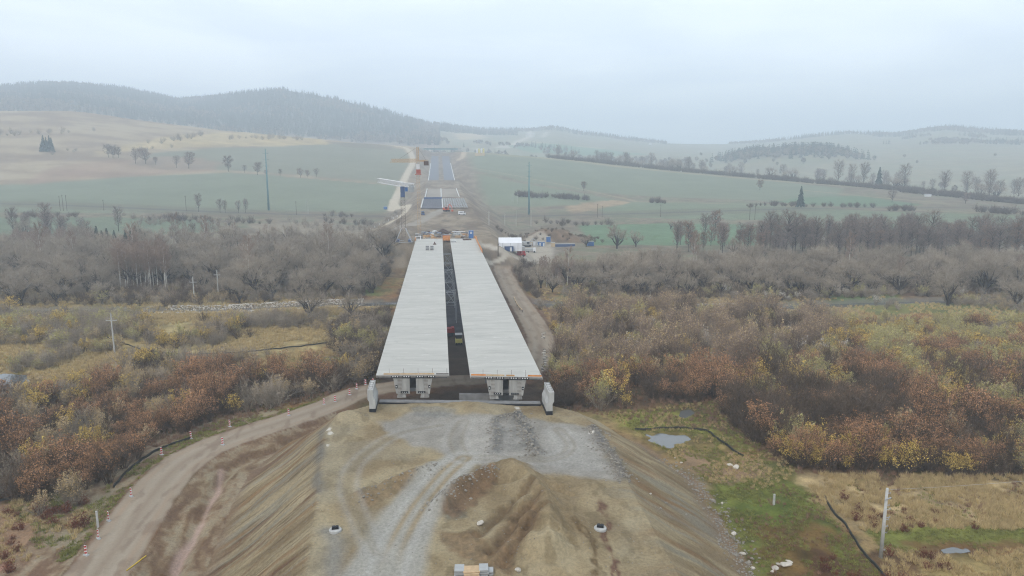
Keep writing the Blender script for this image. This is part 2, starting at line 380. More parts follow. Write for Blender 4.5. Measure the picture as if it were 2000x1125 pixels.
# valley floor
C = ramp3(st(n1 * .6 + n2 * .4, .5, .16), A(112, 84, 62), A(158, 130, 88), A(122, 114, 66))
blend(C, A(150, 100, 62), st(n2, .60, .08) * 0.6); blend(C, A(172, 148, 104), st(fbm(x / 8, y / 8, 4, 131), .58, .09) * 0.7)
blend(C, A(88, 100, 48), st(fbm(x / 11, y / 11, 4, 141), .64, .07) * 0.8)
blend(C, A(80, 62, 46), st(n3, .62, .1) * 0.5)
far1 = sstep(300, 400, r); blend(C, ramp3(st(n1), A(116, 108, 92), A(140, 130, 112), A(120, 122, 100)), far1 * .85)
ID = np.zeros(len(x), int)                             # 0 ground, 1 embankment, 2 haul road, 3 field, 4 hills, 5 motorway, 6 track
def zone(P, col, soft=1.2, amp=2.5, sc=4.0, k=1.0, ident=None, jitter=0.22, js=3.0, seed=0):
    P = np.asarray(P, float)[:, :2]; m = (x > P[:, 0].min() - 40) & (x < P[:, 0].max() + 40) & (y > P[:, 1].min() - 40) & (y < P[:, 1].max() + 40)
    if not m.any(): return
    s = sdpoly(x[m], y[m], P) + (fbm(x[m] / sc, y[m] / sc, 4, 200 + seed) - 0.5) * 2 * amp
    w = (1 - sstep(-soft, soft, s)) * k; c = C[m]; t = fbm(x[m] / js, y[m] / js, 4, 300 + seed)
    blend(c, 0, w * 0); c += (np.asarray(col)[None] * (1 + (t[:, None] - 0.5) * 2.2 * jitter * 2) - c) * w[:, None]; C[m] = np.clip(c, 0.004, 0.9)
    if ident is not None: q = ID[m]; q[w > 0.5] = ident; ID[m] = q
g0 = lambda *L: G(L)
# right of the embankment: wet meadow, dry grass, mud
zone(g0((1180, 806), (1300, 790), (1420, 782), (1500, 830), (1490, 880), (1440, 880), (1360, 850), (1250, 848)), A(132, 134, 60), 2, 3, 5, .9, jitter=.4, js=2, seed=1)
zone(g0((1210, 838), (1420, 850), (1470, 910), (1560, 940), (1480, 960), (1400, 950), (1330, 900)), A(128, 112, 68), 2, 3, 3, .9, jitter=.4, js=1.6, seed=2)
zone(g0((1385, 960), (1440, 938), (1520, 930), (1590, 970), (1650, 1040), (1720, 1130), (1470, 1160)), A(106, 112, 50), 1, 2, 3, .95, jitter=.45, js=1.8, seed=3)
zone(g0((1480, 1020), (1600, 1010), (1680, 1100), (1640, 1140), (1500, 1140)), A(112, 86, 50), 2, 5, 2.5, .9, jitter=.35, seed=4)
zone(g0((1430, 985), (1560, 975), (1600, 1010), (1500, 1040)), A(92, 108, 42), 2, 3, 2, .6, seed=5)
zone(g0((1560, 925), (2150, 930), (2150, 1035), (1760, 1030), (1690, 1040), (1610, 980)), A(176, 154, 114), 1.5, 3, 3, .95, jitter=.4, js=2, seed=6)
zone(g0((1690, 1035), (1850, 1026), (2150, 1030), (2150, 1062), (1900, 1064), (1720, 1066)), A(128, 134, 62), 1, 2, 3, .9, js=2, seed=7)
zone(g0((1760, 1056), (2000, 1058), (2000, 1072), (1800, 1076)), A(118, 88, 54), 1, 2, 2, .8, seed=8)
zone(g0((1700, 1080), (1850, 1080), (2150, 1076), (2150, 1160), (1720, 1160)), A(150, 132, 86), 1, 2, 2.5, .9, jitter=.3, js=2, seed=9)
zone(g0((1580, 1085), (1780, 1080), (1800, 1140), (1600, 1140)), A(96, 68, 50), 1, 3, 2, .8, seed=10)
zone(g0((1330, 880), (1400, 905), (1480, 905), (1500, 930), (1440, 945), (1400, 945), (1330, 905)), A(152, 126, 98), 1, 2, 2, .95, seed=11)
zone(g0((1420, 885), (1462, 888), (1470, 910), (1440, 918)), A(172, 140, 106), .8, 1, 1.5, 1, seed=12)
# left of the haul road
zone(g0((320, 862), (420, 820), (560, 800), (660, 774), (640, 790), (560, 810), (470, 838), (400, 862), (330, 880)), A(122, 130, 56), .8, 1.5, 2, 1, seed=13)
zone(g0((200, 960), (320, 880), (370, 858), (300, 960), (220, 1010), (170, 1080), (100, 1110), (120, 1020)), A(128, 118, 76), 1, 2, 2, .9, seed=14)
zone(g0((-80, 990), (60, 980), (150, 1010), (175, 1080), (120, 1130), (-80, 1160)), A(150, 122, 96), 1, 2, 2, .95, seed=15)
zone(g0((-40, 1100), (60, 1090), (110, 1110), (60, 1140), (-40, 1150)), A(172, 132, 112), .8, 1.5, 1.2, .8, seed=16)
zone(g0((100, 1010), (190, 990), (180, 1060), (130, 1090)), A(88, 100, 44), 1, 2, 1.5, .8, seed=17)
zone(g0((-60, 640), (220, 600), (330, 620), (420, 690), (300, 720), (-60, 730)), A(166, 148, 100), 2, 6, 6, .75, jitter=.3, seed=18)
zone(g0((240, 640), (540, 600), (700, 610), (720, 660), (560, 700), (300, 690)), A(168, 150, 104), 2, 6, 6, .8, jitter=.3, seed=19)
zone(g0((-60, 560), (260, 575), (440, 590), (440, 620), (200, 625), (-60, 640)), A(152, 138, 94), 2, 5, 7, .7, seed=20)
zone(g0((1050, 580), (1400, 570), (1700, 590), (1650, 630), (1200, 620)), A(140, 130, 100), 2, 5, 7, .6, seed=21)
zone(g0((1600, 580), (2100, 590), (2100, 620), (1700, 610)), A(120, 124, 74), 2, 4, 6, .7, seed=22)
for i, (a, b) in enumerate([((1100, 565), (1180, 580)), ((1620, 575), (1760, 590)), ((1900, 590), (1990, 602)), ((700, 560), (740, 575)), ((400, 570), (430, 578)), ((20, 620), (120, 632))]):
    zone(g0(a, (b[0], a[1]), b, (a[0], b[1])), A(92, 118, 62), 3, 3, 4, .8, seed=23 + i)
for i, L in enumerate([[(1075, 800), (1060, 650), (1110, 605), (1640, 632), (2120, 640), (2120, 938), (1760, 932), (1560, 925), (1470, 870), (1380, 830), (1290, 792), (1180, 806)], [(-100, 1000), (200, 955), (330, 872), (430, 818), (540, 796), (700, 752), (745, 720), (560, 722), (300, 735), (60, 770), (-100, 790)]]):
    zone(g0(*L), A(84, 68, 52), 2, 3, 5, .8, jitter=.35, js=2, seed=80 + i)
# wet soil under the decks, their shade painted into its colour; works ground beside
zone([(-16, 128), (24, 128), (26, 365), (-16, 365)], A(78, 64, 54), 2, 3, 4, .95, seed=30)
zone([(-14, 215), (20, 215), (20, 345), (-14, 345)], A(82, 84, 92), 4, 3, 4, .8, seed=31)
zone(HP([(690, 478), (780, 448), (960, 448), (1060, 470), (1130, 478), (1040, 520), (960, 530), (930, 480), (800, 478), (770, 520)]), A(138, 128, 114), 2, 3, 5, .9, seed=32)
zone(HP([(950, 505), (1000, 505), (1010, 545), (960, 560)]), A(150, 138, 118), 1, 2, 3, .9, seed=33)
zone([(STOCK[0] - 40, STOCK[1] - 12), (STOCK[0] + 42, STOCK[1] - 12), (STOCK[0] + 36, STOCK[1] + 30), (STOCK[0] - 36, STOCK[1] + 30)], A(122, 100, 78), 3, 3, 4, .85, jitter=.35, seed=34)
# river shingle
m = r < 420; d, _ = dline(x[m], y[m], RIVER); c = C[m]; blend(c, A(120, 116, 108), (1 - sstep(4, 8, d + 3 * (n2[m] - .5))) * .8); C[m] = c
# haul road
m = r < 560; xm, ym = x[m], y[m]; d, s_ = dline(xm, ym, ROAD); c = C[m]; q = ID[m]
wob = (fbm(xm / 2, ym / 2, 3, 401) - .5) * 1.6
blend(c, A(120, 92, 74), (1 - sstep(4.8, 7.0, d + wob * 1.5)) * (.9 - .35 * n3[m])); blend(c, A(160, 146, 128), 1 - sstep(3.5, 4.4, d + wob * .7))
blend(c, A(172, 160, 142), np.exp(-((d - 1.7) / .6)**2) * .55 * (.4 + n2[m])); blend(c, A(142, 124, 106), np.exp(-(d / .5)**2) * .5); blend(c, A(176, 140, 108), np.exp(-((d - 2.8) / .4)**2) * .35 * n2[m])
blend(c, A(128, 108, 92), st(fbm(xm / 1.4, ym / 5, 4, 402), .62, .08) * (d < 4) * .5)
q[d < 4.2] = 2; C[m] = c; ID[m] = q
RAKE = np.zeros(len(x)); RU = np.where(x < 3, y - .35 * (x + 15), y - .03 * x) + (fbm(x / 6, y / 6, 3, 470) - .5) * 1.6; MOT = np.ones(len(x)); MOT[ID == 2] = .35; MOT[r > 700] = .45
# embankment: raked slopes, platform, tracks
m = (r < 460) & (y < 190); xm, ym, zm = x[m], y[m], z[m]; c = C[m]; q = ID[m]
s = sdpoly(xm, ym, CREST); toe = np.clip((PLZ - zm), 0, 20)
on = (1 - sstep(14.2, 16.6, s + (fbm(xm / 3, ym / 3, 3, 411) - .5) * 4)) * (ym < 150)
ru = RU[m]
sl = ramp3(st(fbm(xm / 9, ru / 2.4, 4, 412), .5, .2), A(138, 120, 92), A(158, 142, 111), A(168, 153, 123))
wv = fbm(xm / 7, ym / 7, 2, 413) * 5
dk = st(fbm(ru / 0.55, xm / 11, 3, 414), .61, .06) * st(fbm(xm / 9, ym / 5, 3, 415), .45, .15)
blend(sl, A(104, 84, 60), dk * .3); blend(sl, A(140, 104, 68), st(fbm(ru / 1.5, xm / 14, 3, 416), .62, .07) * .55)
blend(sl, A(138, 136, 124), st(fbm(ru / 2.0, xm / 12, 3, 417), .63, .08) * .55); blend(sl, A(112, 80, 60), st(fbm(ru / 2.4, xm / 12, 3, 419), .68, .05) * .7 * (xm < 0))
blend(sl, A(134, 112, 92), sstep(11, 14.5, s) * .7); blend(sl, A(120, 96, 78), (ym > 126) * .8 * np.ones_like(s))
blend(c, 0 * c[0], on * 0); c += (sl - c) * on[:, None]
wd_ = np.where(xm > 5, 5.0, .7); pl = 1 - sstep(-wd_, wd_ * .8, s + (n2[m] - .5) * (1.2 + (xm > 5) * 5))
pc = ramp3(st(fbm(xm / 5, ym / 7, 4, 421), .5, .2), A(146, 128, 98), A(163, 146, 114), A(172, 157, 126))
blend(pc, A(120, 104, 76), st(fbm(xm / 1.6, ym / 2.4, 4, 422), .64, .07) * .5); blend(pc, A(152, 148, 132), st(fbm(xm / 8, ym / 8, 4, 424), .6, .1) * .3)
c += (pc - c) * pl[:, None]
def zz(P, col, soft, amp, sc, k, seed, jit=.2, js=1.5):
    ss = sdpoly(xm, ym, np.asarray(P, float)[:, :2]) + (fbm(xm / sc, ym / sc, 4, 500 + seed) - .5) * 2 * amp
    w = (1 - sstep(-soft, soft, ss)) * k; t = fbm(xm / js, ym / js, 4, 600 + seed)
    c[:] = c + (np.asarray(col)[None] * (1 + (t[:, None] - .5) * 4 * jit) - c) * w[:, None]
p9 = lambda *L: G(L, PLZ)
zz(p9((742, 826), (800, 806), (900, 812), (960, 812), (1060, 818), (1150, 836), (1178, 870), (1214, 932), (1206, 942), (1130, 936), (1010, 912), (950, 908), (900, 905), (870, 880), (790, 860)), A(158, 153, 144), .8, 1.6, 4, .95, 1, .13, 2)
zz(p9((905, 820), (960, 815), (1000, 860), (980, 900), (900, 900)), A(176, 171, 162), 1, 1.2, 3, .7, 2, .1, 1)
zz(p9((1060, 838), (1140, 845), (1190, 920), (1090, 915), (1050, 890)), A(168, 164, 156), 1, 1.2, 3, .8, 3, .12, 1)
for g_, k_ in ((GRAVH, .9), (GRAVT, .8)): dg, _ = dline(xm, ym, g_); blend(c, A(104, 103, 100), np.exp(-((dg + (n3[m] - .5) * 1.2) / 1.0)**2) * k_)
zz(p9((1000, 826), (1030, 850), (1040, 880), (985, 884), (980, 840)), A(138, 136, 131), .5, .8, 1.2, .6, 4, .3, .7)
for g_ in GUL: dg, _ = dline(xm, ym, g_); blend(c, A(108, 86, 62), np.exp(-((dg + (n3[m] - .5) * 1.2) / .8)**2) * .7)
zz(p9((855, 995), (905, 990), (910, 1008), (870, 1016)), A(118, 116, 104), .4, .6, 1, .7, 11, .3, .8)
zz(p9((800, 800), (850, 797), (890, 806), (870, 816), (810, 812)), A(128, 128, 124), .5, .8, 1.5, .6, 5, .3, .7)
dg, _ = dline(xm, ym, GRAVE); blend(c, A(112, 112, 112), np.exp(-(dg / .9)**2) * (.5 + n3[m] * .5))
de, _ = dline(xm, ym, G([(626, 830), (626, 880), (618, 930), (622, 960)], PLZ)); blend(c, A(116, 115, 111), np.exp(-((de + (n2[m] - .5) * 2) / .7)**2) * .7)
zz(p9((846, 985), (905, 945), (968, 926), (975, 945), (930, 985), (880, 1010), (850, 1000)), A(122, 94, 70), .5, 1.1, 1.2, .7, 6, .35, .8)
zz(p9((690, 975), (760, 940), (858, 905), (862, 915), (800, 955), (720, 990)), A(138, 114, 84), .3, .7, 1, .6, 7, .4, .8)
zz(p9((1000, 1010), (1056, 1000), (1050, 1060), (980, 1100), (960, 1060)), A(128, 104, 78), .6, .8, 1.5, .7, 8, .35, .8)
zz(p9((850, 1040), (930, 1040), (990, 1085), (1000, 1125), (960, 1120), (880, 1080)), A(122, 98, 72), .5, 1, 1.4, .7, 9, .4, .6)
dt, st_ = dline(xm, ym, TRACK)
tw = 1.5 * (1 - st_); blend(c, A(170, 166, 155), (1 - sstep(2.2 + tw, 3.6 + tw, dt + (n2[m] - .5) * 1.2))); blend(c, A(160, 138, 100), np.exp(-((dt - .8) / .4)**2) * .75 * sstep(.2, .5, st_)); blend(c, A(184, 181, 174), np.exp(-((dt - 1.9) / .5)**2) * .6)
for T_, wd in ((TRACK2, 1.8), (TRACK3, 1.5), (TRACK4, 1.1)):
    dt, _ = dline(xm, ym, T_); blend(c, A(174, 171, 164), np.exp(-((dt - wd) / .5)**2) * .45 * (.5 + n3[m] * .7)); blend(c, A(140, 130, 110), np.exp(-((dt - wd + .9) / .3)**2) * .35)
for k_, T_ in enumerate([[(1180, 1000), (1165, 985), (1190, 1035), (1178, 1050), (1195, 1085), (1205, 1140)], [(1120, 1035), (1150, 1060), (1165, 1100), (1160, 1125)]]):
    dt, _ = dline(xm, ym, smooth_line(G(T_, PLZ), 4)); blend(c, A(110, 78, 64) if k_ == 0 else A(108, 88, 60), np.exp(-((dt + (n3[m] - .5) * 1.6) / .28)**2) * .9 * st(n2[m], .42, .1))
dt, _ = dline(xm, ym, smooth_line(G([(640, 1036), (655, 1060), (650, 1125)], PLZ), 4)); blend(c, A(140, 142, 140), np.exp(-(dt / 1.2)**2) * .6)
for px, py, rd in [(645, 846, .5), (642, 838, .4), (1155, 846, .5), (640, 868, .3), (1010, 796, .5)]:
    p = un(px, py, PLZ); dd = np.hypot(xm - p[0], (ym - p[1]) * .6); blend(c, A(222, 216, 204), 1 - sstep(rd * .6, rd, dd + (n3[m] - .5) * .5))
# ditch, puddles and churned mud between the toe and the haul road
dr, ds = dline(xm, ym, ROAD); mud = (1 - sstep(15, 17, s)) * 0 + ((s > 13.5) & (dr > 4.3) & (dr < 13) & (xm < -22) & (ym < 150)) * 1.0
mc = ramp3(st(.65 * fbm(dr / 1.1 + (n2[m] - .5) * 1.5, ds * 55, 4, 431) + .35 * n3[m], .5, .14), A(118, 94, 74), A(148, 126, 100), A(160, 146, 122)); c += (mc - c) * (mud * .9)[:, None]
dt, _ = dline(xm, ym, smooth_line(G([(432, 920), (425, 955), (408, 985), (392, 1020), (352, 1085), (335, 1130)], 0), 4)); blend(c, A(186, 160, 146), np.exp(-((dt + (n2[m] - .5) * 1.2) / .55)**2) * .9)
rk = RAKE[m]; rk[:] = on * np.where(xm > 3, .42, .9) * (1 - pl) * (1 - sstep(12.5, 15, s)) * (ym < 125); RAKE[m] = rk
q[(on > .5) & (ym < 140)] = 1; q[pl > .5] = 1; C[m] = c; ID[m] = q
# fields and hills
grn = A(124, 131, 108); tan = A(160, 142, 116)
zone(HP([(-200, 412), (-200, 366), (150, 352), (330, 342), (440, 338), (560, 344), (770, 364), (800, 330), (770, 300), (790, 288), (660, 284), (560, 290), (330, 292), (300, 305), (230, 340), (400, 345), (600, 352), (780, 372), (760, 412), (500, 414)]), grn, 6, 6, 40, 1, 3, .06, 30, 41)
hl = (r > 640) & (x < 0); c = C[hl]; xm, ym = x[hl], y[hl]; t = fbm(xm / 60, ym / 25, 5, 701)
hc = ramp3(st(t, .5, .16), A(142, 124, 104), tan, A(174, 158, 130)); w = sstep(820, 900, r[hl] + (fbm(xm / 40, ym / 40, 3, 702) - .5) * 60); c += (hc - c) * w[:, None]; C[hl] = c
hl = (r > 640) & (x >= 0); c = C[hl]; xm, ym = x[hl], y[hl]; t = fbm(xm / 70, ym / 30, 5, 703)
hc = ramp3(st(t, .5, .16), A(138, 132, 106), A(156, 148, 118), A(138, 138, 110)); w = sstep(1000, 1150, r[hl]); c += (hc - c) * w[:, None]; C[hl] = c
ID[r > 1350] = 4
azd = np.degrees(np.arctan2(x, y)); w = sstep(-60, 120, r - np.interp(azd, AZS, .35 * LR[4] + .65 * LR[5])) * (1 - sstep(azim(780), azim(880), azd)) * (r > 1500); blend(C, A(88, 92, 84), w * .9)
zone(HP([(-250, 412), (-250, 367), (0, 362), (150, 354), (330, 342), (440, 338), (560, 345), (660, 353), (776, 362), (762, 412), (500, 414)]), grn, 5, 5, 40, 1, 3, .07, 30, 42)
zone(HP([(300, 300), (420, 290), (560, 286), (700, 280), (790, 292), (806, 318), (780, 356), (660, 350), (560, 340), (440, 334), (330, 334), (250, 322)]), A(128, 130, 110), 6, 6, 40, .95, 3, .06, 30, 43)
zone(HP([(330, 268), (470, 258), (610, 268), (640, 283), (480, 287), (330, 290), (200, 300), (230, 285)]), A(186, 166, 122), 6, 14, 30, .8, 3, .2, 18, 44)
zone(HP([(640, 278), (720, 281), (770, 286), (768, 294), (680, 288)]), A(120, 110, 92), 5, 5, 20, .8, 3, .1, 12, 45)
zone(HP([(100, 330), (330, 305), (430, 320), (420, 334), (260, 345), (60, 358)]), A(156, 128, 108), 8, 20, 40, .6, 3, .12, 20, 46)
zone(HP([(905, 310), (950, 302), (1050, 310), (1200, 326), (1350, 340), (1500, 354), (1650, 368), (1640, 385), (1490, 392), (1300, 385), (1130, 372), (1010, 352), (910, 330)]), grn, 5, 5, 40, 1, 3, .07, 30, 47)
zone(HP([(910, 338), (1000, 354), (1120, 374), (1220, 392), (1150, 400), (1040, 405), (945, 398), (925, 370)]), A(124, 132, 108), 4, 4, 30, 1, 3, .07, 30, 48)
zone(HP([(1240, 394), (1480, 398), (1700, 412), (2250, 428), (2250, 434), (1500, 430), (1180, 424), (1170, 410)]), A(122, 132, 106), 4, 4, 30, 1, 3, .07, 20, 49)
zone(HP([(1500, 394), (1560, 386), (1680, 382), (1800, 400), (1690, 406)]), A(106, 128, 98), 4, 4, 30, 1, 3, .06, 20, 50)
zone(HP([(1105, 405), (1140, 396), (1210, 392), (1230, 397), (1170, 408), (1120, 418)]), A(168, 146, 116), 3, 6, 10, .9, None, .2, 8, 51)
zone(HP([(1130, 440), (1300, 436), (1480, 440), (1480, 478), (1150, 478)]), A(106, 132, 98), 3, 4, 15, .95, None, .07, 15, 52)
zone(HP([(1490, 434), (2200, 434), (2200, 452), (1700, 458), (1490, 462)]), A(114, 134, 100), 3, 4, 15, .9, None, .07, 15, 53)
zone(HP([(-100, 424), (200, 424), (420, 430), (430, 452), (300, 462), (-100, 460)]), A(112, 126, 100), 4, 6, 20, .85, None, .08, 15, 54)
zone(HP([(940, 432), (1100, 428), (1110, 448), (980, 452)]), A(120, 108, 88), 3, 4, 10, .8, None, .2, 6, 55)
zone(HP([(480, 438), (640, 432), (760, 436), (690, 462), (560, 466)]), A(148, 136, 116), 3, 5, 10, .8, None, .15, 6, 56)
for i, (L, wd, cl) in enumerate([([(930, 330), (1000, 342), (1100, 362), (1200, 384), (1240, 393)], 2.2, A(168, 152, 122)), ([(1240, 394), (1400, 398), (1600, 405), (1800, 412), (2000, 418)], 2.5, A(160, 142, 116)),
        ([(560, 346), (660, 353), (780, 362)], 2.5, A(168, 140, 116)), ([(980, 304), (1100, 312), (1250, 330), (1400, 344), (1600, 360), (1900, 386)], 5, A(178, 164, 120)), ([(1570, 372), (1700, 384), (1850, 398)], 3, A(168, 150, 118))]):
    P = np.array(HP(L)); m = (r > 600) & (r < 1500); d, _ = dline(x[m], y[m], smooth_line(P, 6)); c = C[m]; blend(c, cl, np.exp(-(d / wd)**2) * .8); C[m] = c
# railway formation and ditch line across the valley
RAIL = [(-700, 660), (-300, 655), (-60, 652), (-34, 652)], [(46, 650), (200, 640), (500, 612), (800, 580)]
for L in RAIL:
    m = (r > 480) & (r < 1200); d, _ = dline(x[m], y[m], L); c = C[m]; blend(c, A(92, 84, 80), np.exp(-(d / 5)**2) * .9); blend(c, A(112, 104, 84), np.exp(-((d - 14) / 9)**2) * .6); C[m] = c
# motorway formation
m = (np.abs(x - 3.9) < 70) & (y > 345) & (y < 1400); xm, ym = x[m], y[m]; c = C[m]; q = ID[m]; dx = np.abs(xm - 3.9)
hw = np.interp(ym, [352, 380, 440, 520, 760, 1350], [19, 24, 24, 20, 18.5, 17.5])
w = 1 - sstep(hw + 14, hw + 36, dx + (n1[m] - .5) * 14)
mc = ramp3(st(fbm(xm / 6, ym / 14, 4, 721), .5, .2), A(122, 108, 92), A(142, 128, 108), A(154, 140, 120)); blend(mc, A(110, 100, 88), st(fbm(xm / 3, ym / 6, 3, 722), .64, .07) * .5)
c += (mc - c) * w[:, None]; q[w > .5] = 5; C[m] = c; ID[m] = q
for L, wd, cl, zref in [(HP([(668, 478), (700, 466), (740, 446), (772, 430), (786, 420)]), 4.2, A(200, 188, 164), 0), (HP([(786, 420), (795, 404), (766, 392)]), 3.5, A(204, 192, 170), 0), (HP([(764, 412), (772, 390), (785, 362), (795, 340), (806, 318), (803, 300), (792, 289), (765, 284)]), 4.6, A(200, 188, 166), 0),
        (HP([(700, 470), (760, 452), (800, 440), (836, 424), (868, 408)]), 4, A(158, 150, 138), 0), (HP([(936, 477), (960, 484), (1000, 498), (1045, 512)]), 1.6, A(190, 182, 168), 0), (HP([(936, 508), (980, 509), (1045, 508)]), 1.5, A(186, 178, 162), 0),
        (HP([(895, 310), (905, 302), (912, 296)]), 5, A(190, 172, 146), 0), (HP([(1000, 497), (1035, 478), (1060, 480), (1050, 512)]), 7, A(176, 166, 150), 0), (HP([(940, 455), (1000, 500)]), 0.1, A(150, 140, 120), 0)]:
    m = (r > 250) & (r < 1500); d, _ = dline(x[m], y[m], smooth_line(L, 6)); c = C[m]; q = ID[m]; k = 1 - sstep(wd * .7, wd * 1.2, d + (n2[m] - .5) * 1.5); blend(c, cl, k * .95); q[k > .5] = 6; C[m] = c; ID[m] = q
# far pale cuttings of the next section of works
for L, wd, cl in [(HP([(972, 288), (1000, 283), (1012, 276), (1028, 270), (1036, 262), (1027, 254)]), 12, A(210, 200, 184)), (HP([(985, 289), (1010, 286)]), 12, A(200, 190, 175)), (HP([(1060, 268), (1068, 258)]), 12, A(205, 196, 180)), (HP([(1030, 275), (1090, 282), (1180, 290)]), 9, A(190, 176, 140))]:
    m = r > 1500; d, _ = dline(x[m], y[m], smooth_line(L, 5)); c = C[m]; blend(c, cl, np.exp(-(d / wd)**2) * .9); C[m] = c
zone(HP([(890, 262), (930, 258), (950, 268), (900, 274)]), A(196, 176, 140), 20, 20, 60, .9, 4, .05, 50, 60)
zone(HP([(990, 285), (1060, 280), (1180, 292), (1280, 302), (1180, 306), (1040, 298)]), A(110, 140, 108), 10, 10, 60, .9, None, .05, 50, 61)

gm = bpy.data.materials.new('land'); gm.use_nodes = True; n = gm.node_tree; b = n.nodes['Principled BSDF']; b.inputs['Roughness'].default_value = 0.95; b.inputs['Specular IOR Level'].default_value = 0.15
at = n.nodes.new('ShaderNodeAttribute'); at.attribute_name = 'soil'
ge = n.nodes.new('ShaderNodeNewGeometry')
fac = None
def nz(sc, lo, hi, det=6, rough=.6):
    t = n.nodes.new('ShaderNodeTexNoise'); t.inputs['Scale'].default_value = sc; t.inputs['Detail'].default_value = det; t.inputs['Roughness'].default_value = rough
    n.links.new(ge.outputs['Position'], t.inputs['Vector']); mr = n.nodes.new('ShaderNodeMapRange'); mr.inputs['From Min'].default_value = .3; mr.inputs['From Max'].default_value = .7; mr.inputs['To Min'].default_value = lo; mr.inputs['To Max'].default_value = hi
    n.links.new(t.outputs['Fac'], mr.inputs['Value']); return t, mr.outputs[0]
t1, f1 = nz(2.6, .72, 1.28, 8, .74); t2, f2 = nz(.12, .88, 1.12, 5)
mu = n.nodes.new('ShaderNodeMath'); mu.operation = 'MULTIPLY'; n.links.new(f1, mu.inputs[0]); n.links.new(f2, mu.inputs[1])
def fattr(nm): a = n.nodes.new('ShaderNodeAttribute'); a.attribute_name = nm; return a.outputs['Fac']
def mth(op, a, b_, clamp=False):
    q_ = n.nodes.new('ShaderNodeMath'); q_.operation = op; q_.use_clamp = clamp
    for i_, v_ in enumerate((a, b_)):
        if isinstance(v_, (int, float)): q_.inputs[i_].default_value = v_
        else: n.links.new(v_, q_.inputs[i_])
    return q_.outputs[0]
mo = mth('ADD', mth('MULTIPLY', mth('SUBTRACT', mu.outputs[0], 1.0), fattr('mottle')), 1.0)
sx_ = n.nodes.new('ShaderNodeSeparateXYZ'); n.links.new(ge.outputs['Position'], sx_.inputs[0]); cb_ = n.nodes.new('ShaderNodeCombineXYZ'); n.links.new(sx_.outputs['X'], cb_.inputs['X']); n.links.new(fattr('rake_run'), cb_.inputs['Y']); rkv = cb_.outputs[0]
def streak(scale, sc, lo, hi, seed):
    mp = n.nodes.new('ShaderNodeMapping'); mp.inputs['Scale'].default_value = scale; mp.inputs['Location'].default_value = (seed, seed * 2, 0); mp.inputs['Rotation'].default_value = (0, 0, 0); n.links.new(rkv, mp.inputs[0])
    t = n.nodes.new('ShaderNodeTexNoise'); t.inputs['Scale'].default_value = sc; t.inputs['Detail'].default_value = 4; t.inputs['Distortion'].default_value = .25; n.links.new(mp.outputs[0], t.inputs['Vector'])
    mr = n.nodes.new('ShaderNodeMapRange'); mr.inputs['From Min'].default_value = lo; mr.inputs['From Max'].default_value = hi; n.links.new(t.outputs['Fac'], mr.inputs['Value']); return t.outputs['Fac'], mr.outputs[0]
s1o, s1 = streak((.09, 1, .09), 1.25, .52, .63, 3.1); s2o, s2 = streak((.06, 1, .06), .45, .5, .7, 8.7); s3o, s3 = streak((.15, 1, .15), 2.8, .53, .64, 5.3)
pat, pf = nz(.14, 0, 1.2, 3)
sk_ = mth('MULTIPLY', mth('MINIMUM', mth('ADD', mth('MULTIPLY', s1, pf), mth('MULTIPLY', s3, mth('MULTIPLY', s2, .7))), 1.0), fattr('rake'), True)
mxs = n.nodes.new('ShaderNodeMix'); mxs.data_type = 'RGBA'; mxs.inputs[7].default_value = (*A(88, 70, 50), 1); n.links.new(mth('MULTIPLY', sk_, .8), mxs.inputs[0])
vm = n.nodes.new('ShaderNodeVectorMath'); vm.operation = 'SCALE'; n.links.new(at.outputs['Color'], vm.inputs[0]); n.links.new(mo, vm.inputs['Scale'])
n.links.new(vm.outputs[0], mxs.inputs[6]); n.links.new(mxs.outputs[2], b.inputs['Base Color'])
bp = n.nodes.new('ShaderNodeBump'); bp.inputs['Strength'].default_value = 1.0; bp.inputs['Distance'].default_value = .22; n.links.new(mth('SUBTRACT', mth('MULTIPLY', t1.outputs['Fac'], fattr('mottle')), mth('MULTIPLY', sk_, .35)), bp.inputs['Height']); n.links.new(bp.outputs[0], b.inputs['Normal'])

nr, na = X.shape; idx = np.arange(nr * na).reshape(nr, na)
quads = np.stack([idx[:-1, :-1], idx[:-1, 1:], idx[1:, 1:], idx[1:, :-1]], -1).reshape(-1, 4)[:, ::-1]
fid = ID.reshape(nr, na)[:-1, :-1].ravel()
VV = np.stack([x, y, z], -1)
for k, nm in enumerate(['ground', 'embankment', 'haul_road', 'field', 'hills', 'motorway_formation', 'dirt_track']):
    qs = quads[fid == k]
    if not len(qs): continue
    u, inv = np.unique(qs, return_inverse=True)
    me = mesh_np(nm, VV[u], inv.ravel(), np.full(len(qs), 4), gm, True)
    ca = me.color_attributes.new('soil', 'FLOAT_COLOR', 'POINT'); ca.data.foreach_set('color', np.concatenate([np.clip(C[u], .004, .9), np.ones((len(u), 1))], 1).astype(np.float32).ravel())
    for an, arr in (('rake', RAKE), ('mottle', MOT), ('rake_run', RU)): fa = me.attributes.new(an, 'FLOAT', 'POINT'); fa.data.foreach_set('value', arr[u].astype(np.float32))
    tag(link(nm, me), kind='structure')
#VEG

